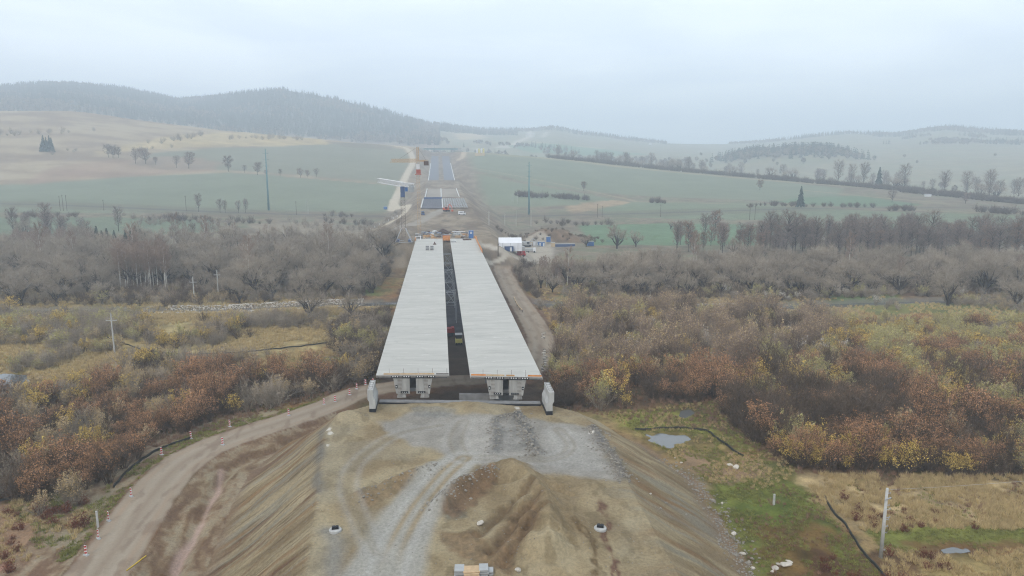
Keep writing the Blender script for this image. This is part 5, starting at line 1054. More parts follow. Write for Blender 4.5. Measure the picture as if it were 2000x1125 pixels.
def conifer(seed, H, tiers, mt):
    T, Cn = TW(seed), TW(seed + 1); q = Cn.q; T.limb(np.array([0, 0, -.5]), np.array([0, 0, H * .9]), H * .018, H * .004, 5)
    for k in range(tiers):
        z0 = H * (.08 + .9 * k / tiers); rad = H * .22 * (1 - k / tiers)**.85 + .05 * H * .3; n_ = 11 if tiers > 6 else 7
        a = q.uniform(0, 6.28, n_) ; rr_ = rad * q.uniform(.75, 1.15, n_); P0 = np.stack([a * 0, a * 0, np.full(n_, z0 + H * .07)], 1); P1 = np.stack([np.cos(a) * rr_, np.sin(a) * rr_, np.full(n_, z0 - rad * .25)], 1); Cn.blades(P0, P1, rad * .55)
        Cn.blades(P0 * [1, 1, 1] + P1 * [.3, .3, 0], P1 + [0, 0, -rad * .15], rad * .5)
    return T.mesh('trunk', [VM['bark']]), Cn.mesh('crown', [mt])
TREES['spruce'] = [conifer(41 + k, 10.0, 13, VM['fir']) for k in range(3)]
def joined(pair, name):
    V, Fc, S, mi, off, mats = [], [], [], [], 0, []
    for me in pair:
        v = np.empty(len(me.vertices) * 3, np.float32); me.vertices.foreach_get('co', v); f = np.empty(len(me.loops), np.int32); me.loops.foreach_get('vertex_index', f); s = np.empty(len(me.polygons), np.int32); me.polygons.foreach_get('loop_total', s); m_ = np.empty(len(me.polygons), np.int32); me.polygons.foreach_get('material_index', m_)
        V.append(v.reshape(-1, 3)); Fc.append(f + off); S.append(s); mi.append(m_ + len(mats)); off += len(me.vertices); mats += list(me.materials)
    o = mesh_np(name, np.concatenate(V), np.concatenate(Fc), np.concatenate(S)); [o.materials.append(m) for m in mats]; o.polygons.foreach_set('material_index', np.concatenate(mi)); return o
JOIN = {k: [joined(p, k) for p in v] for k, v in TREES.items()}
# shrubs: a fan of stems, side twigs, leaves
def shrub(seed, H, spread, stems, twm, lfm=None, leafn=0, lsz=.13, upright=False, side=9):
    T = TW(seed); q = T.q; tips = []
    for i in range(stems):
        a = q.uniform(0, 6.283); tl = q.uniform(.02, .16) if upright else q.uniform(.05, spread); L = H * q.uniform(.7, 1.08) * (1 if upright else 1 - .22 * tl)
        p = np.array([math.cos(a), math.sin(a), 0]) * q.uniform(.05, .9 if upright else .35) + [0, 0, -.15]; d = np.array([math.cos(a) * math.sin(tl), math.sin(a) * math.sin(tl), math.cos(tl)]); m_ = p + unit(d + q.normal(size=3) * .06) * L * .55; e = m_ + unit(d + q.normal(size=3) * .1 + [0, 0, .05]) * L * .5
        T.blades([p, p], [m_ + (e - m_) * .3] * 2, .085); T.blades([m_, m_], [e, e], .055)
        f = np.sort(q.uniform(.25, 1, side)); b0 = np.where((f < .55)[:, None], p + (m_ - p) * (f / .55)[:, None], m_ + (e - m_) * ((f - .55) / .45)[:, None]); dd = unit(e - p) + q.normal(size=(side, 3)) * (.4 if upright else .5); b1 = b0 + dd * (L * q.uniform(.13, .26, side))[:, None]; T.blades(b0, b1, .045)
        for k in range(4): g = q.uniform(.2, 1, (side, 1)); c0 = b0 + (b1 - b0) * g; T.blades(c0, c0 + (dd + q.normal(size=(side, 3)) * .6) * (L * q.uniform(.06, .13, side))[:, None], .04); tips.append(c0)
        tips += [b1, b1]
    if lfm:
        tp = np.concatenate(tips); pw = np.clip(tp[:, 2] / tp[:, 2].max() - .25, .01, None)**1.6; i = q.choice(len(tp), leafn, p=pw / pw.sum()); P = tp[i] + q.normal(size=(leafn, 3)) * .14; T.leaves(P, lsz)
    return T.mesh('shrub', [twm] + ([lfm] if lfm else []))
SHR = {}
SHR['grey'] = [shrub(60 + k, 3.6, .85, 26, VM['grey']) for k in range(3)]
SHR['dark'] = [shrub(65 + k, 3.4, .8, 30, VM['brown']) for k in range(3)]
SHR['russet'] = [shrub(70 + k, 4.0, .48, 28, VM['brown'], VM['russet'], 900, .085) for k in range(3)]
SHR['yellow'] = [shrub(80 + k, 3.4, .75, 20, VM['brown'], VM['yellow'], 900, .09) for k in range(3)]
SHR['olive'] = [shrub(90 + k, 3.6, .85, 24, VM['grey'], VM['olive'], 1100, .09) for k in range(3)]
SHR['tan'] = [shrub(100 + k, 3.0, .8, 22, VM['grey'], VM['tan'], 800, .085) for k in range(3)]
SHR['seed'] = [shrub(110 + k, 3.4, .6, 22, VM['grey'], VM['seed'], 420, .11) for k in range(2)]
SHR['sapling'] = [shrub(120 + k, 5.0, .3, 15, VM['brown'], upright=True, side=12) for k in range(3)]
SHR['gsapling'] = [shrub(130 + k, 5.2, .3, 15, VM['birch'], VM['tan'], 160, .12, upright=True, side=12) for k in range(3)]
SHR['weed'] = [shrub(140 + k, .9, .75, 24, VM['weed'], VM['weed'], 160, .07, side=5) for k in range(2)]
def tuft(seed, H, n_, mt, w=.07, sp=.6):
    T = TW(seed); q = T.q; a = q.uniform(0, 6.283, n_); rr_ = q.uniform(0, .35, n_); tl = q.uniform(0, sp, n_); L = H * q.uniform(.55, 1.1, n_); P0 = np.stack([np.cos(a) * rr_, np.sin(a) * rr_, np.full(n_, -.05)], 1); a2 = a + q.normal(size=n_) * .6
    T.blades(P0, P0 + np.stack([np.cos(a2) * np.sin(tl), np.sin(a2) * np.sin(tl), np.cos(tl)], 1) * L[:, None], w); return T.mesh('tuft', [mt])
TUF = dict(straw=[tuft(150 + k, .95, 34, VM['straw'], .075) for k in range(3)], green=[tuft(155 + k, .4, 34, VM['green'], .075, .9) for k in range(2)], rustg=[tuft(160 + k, .8, 30, VM['rust'], .07) for k in range(2)])

def scatter_stuff(name, pts, protos, kindname='stuff'):
    """one object: points with scale and turn, instanced by geometry nodes"""
    pts = np.asarray(pts, float)                       # x, y, z, scale, rot, pick
    me = bpy.data.meshes.new(name); me.vertices.add(len(pts)); me.vertices.foreach_set('co', pts[:, :3].astype(np.float32).ravel())
    for nm, col, tp in (('sc', 3, 'FLOAT'), ('rt', 4, 'FLOAT'), ('pk', 5, 'INT')):
        at_ = me.attributes.new(nm, tp, 'POINT'); at_.data.foreach_set('value', pts[:, col].astype(np.float32 if tp == 'FLOAT' else np.int32))
    o = link(name, me); tag(o, kind=kindname)
    ng = bpy.data.node_groups.new(name, 'GeometryNodeTree'); ng.interface.new_socket('Geometry', in_out='INPUT', socket_type='NodeSocketGeometry'); ng.interface.new_socket('Geometry', in_out='OUTPUT', socket_type='NodeSocketGeometry')
    n = ng.nodes; gi = n.new('NodeGroupInput'); go = n.new('NodeGroupOutput'); io = n.new('GeometryNodeInstanceOnPoints'); jn = n.new('GeometryNodeJoinGeometry')
    for pm in reversed(protos):
        po = bpy.data.objects.new(name + '_source', pm); oi = n.new('GeometryNodeObjectInfo'); oi.inputs['Object'].default_value = po; oi.inputs['As Instance'].default_value = True; ng.links.new(oi.outputs['Geometry'], jn.inputs[0])
    def attr(nm, tp): a = n.new('GeometryNodeInputNamedAttribute'); a.data_type = tp; a.inputs['Name'].default_value = nm; return a.outputs['Attribute']
    cz = n.new('ShaderNodeCombineXYZ'); ng.links.new(attr('rt', 'FLOAT'), cz.inputs['Z'])
    ng.links.new(gi.outputs[0], io.inputs['Points']); ng.links.new(jn.outputs[0], io.inputs['Instance']); io.inputs['Pick Instance'].default_value = True
    ng.links.new(attr('pk', 'INT'), io.inputs['Instance Index']); ng.links.new(cz.outputs[0], io.inputs['Rotation']); ng.links.new(attr('sc', 'FLOAT'), io.inputs['Scale']); ng.links.new(io.outputs[0], go.inputs[0])
    md = o.modifiers.new('scatter', 'NODES'); md.node_group = ng; return o
def poisson(poly, sp, seed, keep=None, mx=200000):
    P = np.asarray(poly, float)[:, :2]; q = np.random.default_rng(seed); lo, hi = P.min(0), P.max(0); nx, ny = int((hi[0] - lo[0]) / sp) + 1, int((hi[1] - lo[1]) / sp) + 1
    gx, gy = np.meshgrid(np.arange(nx), np.arange(ny)); x_ = lo[0] + (gx.ravel() + q.uniform(.02, .98, gx.size)) * sp; y_ = lo[1] + (gy.ravel() + q.uniform(.02, .98, gx.size)) * sp
    k = sdpoly(x_, y_, P) < 0; x_, y_ = x_[k], y_[k]
    if keep is not None: k = keep(x_, y_); x_, y_ = x_[k], y_[k]
    return x_, y_
FENCE = np.array(G([(215, 664), (250, 676), (325, 694), (440, 694), (560, 683), (640, 675)]))
def free(x_, y_, emb=16.5, rd=5.5, riv=6.5):
    k = (sdpoly(x_, y_, CREST) > emb) | (y_ > 150); k &= dline(x_, y_, ROAD)[0] > rd; k &= dline(x_, y_, RIVER)[0] > riv
    for P in PONDS: k &= sdpoly(x_, y_, P) > 1.0
    k &= dline(x_, y_, FENCE)[0] > 3.6
    k &= ~((x_ > -13.5) & (x_ < 21) & (y_ > 95) & (y_ < 370)); k &= ~((y_ < 155) & (x_ < -16) & (dline(x_, y_, ROAD)[0] < 14) & (sdpoly(x_, y_, CREST) < 30) )
    return k
OPEN = [G(L) for L in [[(1180, 806), (1300, 790), (1400, 782), (1400, 800), (1450, 850), (1480, 880), (1560, 925), (1480, 960), (1360, 850), (1250, 848)], [(1385, 960), (1560, 925), (1700, 930), (2150, 935), (2150, 1160), (1470, 1160)], [(150, 1000), (320, 868), (420, 826), (560, 800), (640, 780), (640, 800), (480, 850), (300, 980), (180, 1100)]]]
def not_open(x_, y_, ids=(0, 1, 2)):
    k = np.ones(len(x_), bool)
    for i in ids: k &= sdpoly(x_, y_, OPEN[i]) > .3
    return k
PL = []                                                # every shrub: x, y, kind, scale, zone phrase
def shrubs(poly, sp, mix, sc, seed, phrase, gap=None, clump=7, ids=(0, 1, 2)):
    x_, y_ = poisson(G(poly), sp, seed); k = free(x_, y_) & not_open(x_, y_, ids); x_, y_ = x_[k], y_[k]
    if gap: k = fbm(x_ / gap[0], y_ / gap[0], 3, seed) > gap[1]; x_, y_ = x_[k], y_[k]
    q = np.random.default_rng(seed + 1); ks = list(mix); cs = np.cumsum([mix[a] for a in ks]); cs = cs / cs[-1]
    t = fbm(x_ / clump, y_ / clump, 3, seed + 5); rk = np.argsort(np.argsort(t)) / max(1, len(t)); t = np.clip(rk + q.normal(size=len(t)) * .11, 0, .9999) % 1
    for a, b_, c_ in zip(x_, y_, t): PL.append((a, b_, ks[int(np.searchsorted(cs, c_))], q.uniform(*sc) * (.72 + .62 * float(fbm(np.array([a / 7.0]), np.array([b_ / 7.0]), 2, seed + 9)[0])), phrase))
shrubs([(1072, 800), (1085, 745), (1700, 730), (2120, 755), (2120, 940), (1760, 934), (1560, 930), (1480, 880), (1400, 845), (1300, 790), (1180, 806)], 2.65, dict(dark=.13, russet=.46, tan=.14, sapling=.1, yellow=.14, olive=.07), (.75, 1.55), 1001, 'in the russet thicket right of the bridge', (9, .30), clump=9)
shrubs([(1380, 800), (1750, 790), (1770, 860), (1500, 880), (1420, 855)], 2.3, dict(sapling=.8, dark=.2), (1.0, 1.45), 1002, 'in the dark stand behind the dry grass')
shrubs([(1470, 885), (2100, 905), (2100, 938), (1760, 933), (1560, 928)], 2.4, dict(yellow=.34, russet=.36, dark=.15, sapling=.15), (.8, 1.25), 1003, 'along the edge of the dry grass')
shrubs([(1075, 735), (1066, 650), (1110, 605), (1640, 632), (1650, 722), (1250, 738)], 2.7, dict(gsapling=.40, grey=.14, sapling=.16, seed=.05, tan=.12, yellow=.07, olive=.06), (.75, 1.4), 1004, 'in the grey sapling stand right of the bridge')
shrubs([(1640, 640), (2120, 632), (2120, 760), (1700, 742)], 2.9, dict(olive=.42, yellow=.2, grey=.18, russet=.2), (.8, 1.25), 1005, 'in the olive scrub at the right')
shrubs([(1045, 612), (1070, 575), (1500, 562), (2080, 585), (2080, 640), (1600, 640), (1100, 615)], 3.3, dict(grey=.4, tan=.2, olive=.2, seed=.1, dark=.1), (.5, 1.0), 1006, 'in front of the willow belt right of the bridge', (16, .56))
shrubs([(-100, 1000), (60, 985), (200, 955), (330, 868), (430, 815), (540, 795), (700, 750), (740, 722), (560, 722), (300, 735), (60, 770), (-100, 790)], 2.6, dict(russet=.36, dark=.24, tan=.18, yellow=.10, grey=.12), (.7, 1.4), 1007, 'in the scrub outside the haul road', (9, .33))
shrubs([(-100, 645), (0, 602), (260, 592), (300, 645), (200, 735), (-100, 760)], 2.9, dict(grey=.5, olive=.2, tan=.22, yellow=.08), (.7, 1.35), 1008, 'in the pale scrub at the far left', (13, .52))
shrubs([(230, 735), (300, 648), (430, 622), (760, 605), (748, 722), (560, 725)], 2.7, dict(grey=.5, tan=.2, yellow=.07, olive=.13, dark=.1), (.7, 1.3), 1009, 'in the meadow scrub left of the bridge', (13, .54))
shrubs([(640, 640), (762, 610), (742, 738), (690, 740)], 2.3, dict(dark=.75, grey=.25), (.8, 1.25), 1010, 'in the dark scrub beside the left deck')
shrubs([(1090, 520), (1100, 580), (2080, 600), (2080, 520)], 3.8, dict(grey=.35, dark=.6, olive=.05), (.6, 1.1), 1011, 'under the willow belt right of the bridge')
shrubs([(-100, 520), (-100, 600), (700, 600), (780, 520)], 3.8, dict(grey=.35, dark=.6, tan=.05), (.6, 1.1), 1012, 'under the willow belt left of the bridge')
shrubs([(950, 540), (1045, 520), (1060, 620), (1030, 640), (985, 560)], 2.8, dict(dark=.5, grey=.5), (.6, 1.0), 1013, 'between the path and the willow belt')
shrubs([(60, 985), (165, 985), (170, 1035), (90, 1040)], 1.5, dict(weed=.8, tan=.2), (.7, 1.6), 1014, 'on the reddish dirt mound', (3.5, .5), ids=(0, 1))
shrubs([(1590, 1075), (1780, 1075), (1860, 1100), (1850, 1140), (1600, 1140)], 1.7, dict(weed=1), (.7, 1.4), 1015, 'near the leaning concrete pole', (5, .5), ids=(0, 2))
shrubs([(1600, 980), (2100, 960), (2100, 1040), (1700, 1040)], 2.6, dict(weed=1), (.6, 1.2), 1016, 'in the dry grass behind the leaning pole', (7, .52), ids=(0, 2))
shrubs([(0, 1000), (40, 1000), (50, 1120), (0, 1120)], 2.0, dict(weed=1), (.6, 1.2), 1017, 'at the frame edge on the bare dirt', ids=(0, 1))
NAMEK = dict(grey=('bare_shrub', 'pale grey leafless shrub'), dark=('dark_shrub', 'dark brown leafless shrub'), russet=('russet_shrub', 'russet leaved shrub'), yellow=('yellow_shrub', 'yellow leaved shrub'), olive=('olive_shrub', 'olive green rounded shrub'), tan=('tan_shrub', 'tan dry leaved shrub'),
    seed=('seeding_shrub', 'pale white seeding shrub'), sapling=('sapling_clump', 'dark upright clump of bare saplings'), gsapling=('birch_sapling_clump', 'grey brown upright clump of birch saplings'), weed=('weed_shrub', 'dark red dried weed'))
byk = {}
for e in PL: byk.setdefault(e[2], []).append(e)
for kd, L in byk.items():
    L = np.array([(a, b_, s) for a, b_, _, s, _ in L]); ph = [e[4] for e in byk[kd]]; zz_ = ground(L[:, 0], L[:, 1]); dist = np.hypot(L[:, 0], L[:, 1]); v = np.degrees(np.arctan2(L[:, 0], L[:, 1])); inv = (v > -31.5) & (v < 43)
    order = np.argsort(-np.where(inv, L[:, 2] / dist, 0)); nthing = {'weed': 60, 'seed': 40}.get(kd, 95); q = np.random.default_rng(len(kd)); pick = q.integers(0, len(SHR[kd]), len(L)); rot = q.uniform(0, 6.283, len(L)); sel = set(order[:nthing]); ms = SHR[kd]
    for i in order[:nthing]:
        o = link(NAMEK[kd][0], ms[pick[i]], None, (L[i, 0], L[i, 1], zz_[i])); o.rotation_euler = (0, 0, rot[i]); s = L[i, 2]; o.scale = (s, s, s * q.uniform(.9, 1.15)); tag(o, NAMEK[kd][1] + ' ' + ph[i], 'shrub', NAMEK[kd][0].replace('_', ' ') + 's ' + ph[i])
    rest = [i for i in range(len(L)) if i not in sel]
    if rest: scatter_stuff({'weed': 'weeds'}.get(kd, 'undergrowth'), [(L[i, 0], L[i, 1], zz_[i], L[i, 2], rot[i], pick[i]) for i in rest], ms)
print('shrubs', len(PL))
# ------------------------------------------------------------------ trees
def tree(name, key, i, x_, y_, s, label, group=None, whole=False, rz=None, sz=None):
    z0 = gz(x_, y_); rz = random.uniform(0, 6.28) if rz is None else rz; sc_ = (s, s, s * (sz or 1))
    if whole: o = link(name, JOIN[key][i % len(JOIN[key])], None, (x_, y_, z0)); o.rotation_euler = (0, 0, rz); o.scale = sc_; return tag(o, label, 'tree', group)
    t = thing(name, label, 'tree', (x_, y_, z0 - .1), rz, group); t.scale = sc_; a, b_ = TREES[key][i % len(TREES[key])]; link('trunk', a, t); link('crown', b_, t); return t
TP = []
def belt(poly, sp0, mix, sc, seed, phrase, gap=None):
    sp = sp0 * (1.28 if sp0 > 7.2 else 1.1); x_, y_ = poisson(G(poly), sp, seed); k = free(x_, y_, riv=7); k &= ~((x_ > -22) & (x_ < 38) & (y_ < 480)); x_, y_ = x_[k], y_[k]
    if gap: k = fbm(x_ / gap[0], y_ / gap[0], 2, seed) > gap[1]; x_, y_ = x_[k], y_[k]
    q = np.random.default_rng(seed + 3); ks = list(mix); pr = np.array([mix[a] for a in ks]); pr = pr / pr.sum()
    for a, b_ in zip(x_, y_): TP.append((a, b_, ks[q.choice(len(ks), p=pr)], sc[0] + (sc[1] - sc[0]) * q.uniform(0, 1)**1.4 * (1.25 if q.uniform() < .12 else 1), phrase))
belt([(-120, 600), (100, 596), (230, 575), (360, 552), (470, 592), (640, 596), (785, 560), (800, 505), (700, 492), (560, 482), (300, 488), (-120, 490)], 7.6, dict(willow=.96, birch=.04), (.8, 1.5), 2001, 'in the riverside belt left of the bridge')
belt([(1045, 572), (1160, 582), (1400, 578), (1650, 590), (2120, 606), (2120, 520), (1500, 520), (1300, 525), (1180, 535), (1062, 548)], 7.6, dict(willow=.97, birch=.03), (.8, 1.45), 2002, 'in the riverside belt right of the bridge')
belt([(1480, 500), (2120, 522), (2120, 484), (1480, 474)], 6.3, dict(alder=.85, rusty=.15), (.5, 1.08), 2003, 'in the tall row behind the willows', (18, .41))
belt([(1310, 492), (1480, 500), (1480, 478), (1310, 476)], 10, dict(alder=.5, rusty=.5), (.65, .95), 2004, 'in the loose group left of the tall row')
belt([(228, 566), (332, 566), (330, 535), (232, 535)], 3.6, dict(birch=1), (.85, 1.05), 2005, 'in the white stemmed grove left of the bridge')
belt([(1052, 560), (1096, 560), (1092, 530), (1056, 530)], 3.6, dict(birch=1), (.45, .6), 2006, 'in the slim group right of the path')
belt([(30, 500), (180, 500), (180, 482), (30, 482)], 5, dict(birch=1), (.6, .8), 2007, 'behind the willows at the far left')
belt([(-120, 488), (180, 484), (190, 462), (-120, 462)], 11, dict(willow=.5, alder=.5), (.7, 1.0), 2008, 'behind the willow belt at the far left', (20, .45))
belt([(330, 486), (520, 480), (520, 466), (330, 466)], 9, dict(birch=.6, willow=.4), (.55, .85), 2009, 'behind the birch grove', (20, .42))
NT = dict(willow=('willow_tree', 'grey leafless willow tree'), alder=('alder_tree', 'tall dark leafless alder tree'), rusty=('alder_tree', 'alder tree with rusty brown leaves left'), birch=('birch_tree', 'slim birch tree with pale stem'))
byt = {}
for e in TP: byt.setdefault(e[2], []).append(e)
for kd, L in byt.items():
    V_ = np.array([(a, b_, s) for a, b_, _, s, _ in L]); v = np.degrees(np.arctan2(V_[:, 0], V_[:, 1])); inv = (v > -31.5) & (v < 43); order = np.argsort(-np.where(inv, V_[:, 2] / np.hypot(V_[:, 0], V_[:, 1]), 0)); nth = {'willow': 150, 'birch': 80}.get(kd, 90)
    for j, i in enumerate(order[:nth]): tree(NT[kd][0], kd, int(i), V_[i, 0], V_[i, 1], V_[i, 2], NT[kd][1] + ' ' + L[i][4], NT[kd][0].replace('_', ' ') + 's ' + L[i][4])
    if len(order) > nth: R_ = order[nth:]; scatter_stuff('woodland', [(V_[i, 0], V_[i, 1], gz(V_[i, 0], V_[i, 1]), V_[i, 2], i * 1.7, i % len(JOIN[kd])) for i in R_], JOIN[kd])
print('trees', len(TP))
def single(name, key, px, py, H, label, group=None, whole=False, base=None, i=None):
    p = hit(px, py); b0 = {'willow': 12, 'alder': 20, 'rusty': 17, 'birch': 17, 'spruce': 10, 'ybirch': 9}[key]; return tree(name, key, int(px) if i is None else i, p[0], p[1], H / b0, label, group, whole)
single('willow_tree', 'willow', 604, 622, 14, 'large many stemmed bare willow in front of the stony river bank'); single('willow_tree', 'willow', 686, 618, 11, 'leaning bare willow right of the large many stemmed one'); single('willow_tree', 'willow', 200, 596, 12, 'round bare willow left of the lone power pole')
single('willow_tree', 'willow', 545, 556, 19, 'tall spreading bare willow rising above the belt left of the bridge', i=2); single('willow_tree', 'willow', 592, 548, 18, 'tall bare willow right beside the tall spreading one', i=4)
single('willow_tree', 'willow', 1205, 486, 17, 'broad bare tree standing alone in the green field right of the compound', i=2); single('willow_tree', 'willow', 1242, 482, 11, 'smaller bare tree touching the broad lone tree in the field'); single('alder_tree', 'rusty', 1396, 470, 19, 'umbrella crowned alder standing in the right green field'); single('alder_tree', 'alder', 1376, 470, 17, 'thin alder just left of the umbrella crowned one')
single('alder_tree', 'rusty', 1345, 492, 17, 'rusty brown alder clump nearest the green field'); single('willow_tree', 'willow', 1432, 496, 12, 'low round dark tree in front of the umbrella crowned alder', i=1); single('alder_tree', 'alder', 1535, 496, 24, 'tallest pointed alder of the right hand row'); single('willow_tree', 'willow', 1310, 448, 9, 'small bare tree by the railway in the right field'); single('willow_tree', 'willow', 1145, 482, 10, 'bare tree in front of the green field right of the spoil heap', i=4); single('willow_tree', 'willow', 1922, 575, 18, 'old bare willow with thick forked trunk before the tall row', i=3)
single('willow_tree', 'willow', 48, 468, 17, 'big bare tree by the grey field at the far left', i=1); single('alder_tree', 'alder', 124, 468, 15, 'bare tree before the trio of railway poles'); single('alder_tree', 'alder', 160, 464, 13, 'bare tree right of the one before the railway poles'); single('alder_tree', 'alder', 232, 452, 17, 'bare round crowned tree behind the dark spruces', i=1); single('alder_tree', 'alder', 388, 414, 15, 'lone bare tree in front of the green field', i=2); single('alder_tree', 'birch', 416, 470, 15, 'slender bare tree left of the shrubs by the railway'); single('willow_tree', 'willow', 448, 444, 9, 'bushy bare tree by the railway left of the pylon'); single('alder_tree', 'alder', 378, 472, 12, 'bare tree between the spruces and the slender tree')
for i, (px, H) in enumerate([(430, 9), (440, 8), (466, 8), (480, 9)]): single('alder_tree', 'alder', px, 416, H * 1.3, ['first', 'second', 'third', 'fourth'][i] + ' of four small bare trees at the foot of the left green field', 'four small trees at the field foot')
for i, px in enumerate([192, 202, 212, 226, 248, 258, 268, 277, 286]): single('spruce_tree', 'spruce', px, 492 + (i % 3) * 2, random.uniform(12, 16), ('dark spruce in the left cluster' if i < 4 else 'dark spruce in the right cluster') + ' behind the willow belt', 'dark spruces behind the left willow belt')
single('spruce_tree', 'spruce', 1563, 405, 20, 'lone dark conifer in the right hand green field'); single('spruce_tree', 'spruce', 128, 490, 6, 'single low dark spruce left of the spruce clusters')
# field trees on the left hillside and by the right field boundary
for i, (px, py, H, lb) in enumerate([(212, 308, 16, 'leftmost tree of the hedge on the left hillside'), (221, 309, 14, 'second tree of the hedge on the left hillside'), (232, 309, 13, 'third tree of the hedge on the left hillside'), (265, 320, 17, 'left one of two tall round hillside trees'), (285, 321, 18, 'right one of two tall round hillside trees'), (304, 322, 9, 'small tree right of the two tall hillside ones'), (345, 328, 14, 'rounded tree left of the lone hillside tree'), (369, 330, 19, 'taller rounded tree in the middle of the left hillside'), (446, 336, 18, 'lone round tree above the lower green field'), (478, 338, 9, 'small tree right of the lone round hillside tree'), (503, 342, 14, 'faint tree left of the left pylon'), (520, 344, 7, 'low round bush tree at the left pylon'), (547, 344, 8, 'small round tree right of the left pylon'), (587, 347, 10, 'first of three bushes on the field boundary'), (601, 347, 8, 'second of three bushes on the field boundary'), (618, 347, 10, 'third of three bushes on the field boundary'), (1140, 373, 10, 'lone bush on the pale track in the right field'), (1484, 372, 11, 'lone bush in the upper right field'), (1742, 396, 12, 'bush on the boundary in the far right field'), (1885, 398, 10, 'bush near the far right hedge')]):
    o = single('field_tree', 'rusty' if i % 3 else 'alder', px, py, H, lb, 'lone trees in the fields', True); o.scale.x *= 1.6; o.scale.y *= 1.6
for i, px in enumerate([80, 86, 92, 98, 102]): single('spruce_tree', 'spruce', px, 297, 19 + (i % 2) * 3 - (i == 0) * 8, 'dark conifer in the small square copse on the left hill', 'square copse on the left hill', True)
k = 0
def beyond(px, dr, key, H, label, group):
    a = R(azim(px)); r0 = np.interp(azim(px), AZS, LR[3]) + dr; b0 = {'willow': 12, 'alder': 20, 'rusty': 17, 'birch': 17, 'spruce': 10}[key]; return tree('hedge_tree', key, int(px), r0 * math.sin(a), r0 * math.cos(a), H / b0, label, group, True)
q = np.random.default_rng(99)
for px in np.concatenate([q.uniform(1075, 1460, 70), q.uniform(1460, 2000, 36)]): beyond(px, q.uniform(15, 260), ['alder', 'willow', 'alder'][k % 3], q.uniform(13, 24), 'bare tree rising from the hazy hedge line beyond the right field', 'trees of the hedge line beyond the right field'); k += 1
for i, (px, H, lb) in enumerate([(1640, 30, 'tall bare tree beyond the hedge, leftmost of three spaced ones'), (1665, 26, 'tall bare tree beyond the hedge, middle of three spaced ones'), (1690, 29, 'tall bare tree beyond the hedge, rightmost of three spaced ones'), (1770, 30, 'tall forked bare tree beyond the hedge at the right'), (1850, 26, 'thin bare tree beyond the hedge near the dark shrubs'), (1895, 27, 'tall bare tree beyond the hedge before the pale slope'), (1940, 30, 'poplar shaped bare tree beyond the hedge at the far right')]): beyond(px, 25, 'alder', H, lb, 'tall spaced trees beyond the hedge')
beyond(1720, 25, 'spruce', 27, 'narrow pointed conifer among the spaced bare trees', None)
# hedges and scrub far off: stuff
def line_scatter(name, Ls, per_m, sc, protos, seed, wid=3.0):
    q = np.random.default_rng(seed); pts = []
    for L in Ls:
        L = np.asarray(L, float)[:, :2]; seg = np.hypot(*(L[1:] - L[:-1]).T); tot = seg.sum(); n_ = int(tot * per_m); s = q.uniform(0, tot, n_); c = np.concatenate([[0], np.cumsum(seg)]); x_ = np.interp(s, c, L[:, 0]) + q.normal(size=n_) * wid; y_ = np.interp(s, c, L[:, 1]) + q.normal(size=n_) * wid; z_ = ground(x_, y_)
        pts += [(a, b_, c_, q.uniform(*sc), q.uniform(0, 6.28), q.integers(0, len(protos))) for a, b_, c_ in zip(x_, y_, z_)]
    return scatter_stuff(name, pts, protos)
def crest(px0, px1, dr, n_=30): return [((np.interp(azim(p), AZS, LR[3]) + dr) * math.sin(R(azim(p))), (np.interp(azim(p), AZS, LR[3]) + dr) * math.cos(R(azim(p)))) for p in np.linspace(px0, px1, n_)]
line_scatter('hedgerow', [crest(1070, 1560, 8), crest(1500, 1600, 4), crest(1600, 1950, 6), crest(1770, 1900, -15), crest(1910, 2150, -20)], 1.3, (1.1, 2.1), SHR['dark'], 3001, 3.5)
line_scatter('hedgerow', [HP([(1000, 383), (1040, 386), (1090, 388), (1150, 391)]), HP([(1270, 396), (1300, 397)]), HP([(1740, 412), (1780, 412)]), HP([(1915, 415), (1990, 420)])], .9, (.9, 1.9), SHR['dark'], 3002, 3)
line_scatter('hedgerow', [HP([(190, 301), (250, 300), (320, 290)]), HP([(300, 282), (350, 272), (420, 266)]), HP([(440, 274), (540, 270), (620, 274)]), HP([(0, 262), (30, 272)]), HP([(110, 296), (170, 300)]), HP([(60, 262), (170, 256)])], .12, (1.0, 2.6), SHR['grey'], 3003, 9)
line_scatter('scrub', [HP([(300, 430), (420, 432), (500, 436)]), HP([(640, 436), (720, 440)]), HP([(1060, 436), (1180, 440)]), HP([(330, 428), (400, 430)]), HP([(1090, 440), (1110, 440)]), HP([(1450, 405), (1500, 402), (1700, 405)]), HP([(0, 425), (150, 424)]), HP([(640, 424), (700, 422)])], .35, (.7, 1.6), SHR['dark'], 3004, 5)
x_, y_ = poisson([(-130, 400), (-22, 400), (-22, 620), (-260, 620)], 8, 3005); z_ = ground(x_, y_); kq = fbm(x_ / 20, y_ / 20, 2, 3) > .5; scatter_stuff('scrub', [(a, b_, c_, .7 + (i % 5) * .15, i, i % 3) for i, (a, b_, c_) in enumerate(zip(x_[kq], y_[kq], z_[kq]))], SHR['grey'])
x_ = STOCK[0] + rng.uniform(-36, 36, 120); y_ = STOCK[1] + rng.uniform(-8, 26, 120); z_ = ground(x_, y_); scatter_stuff('scrub', [(a, b_, c_, rng.uniform(.3, .8), i, i % 3) for i, (a, b_, c_) in enumerate(zip(x_, y_, z_))], SHR['dark'])
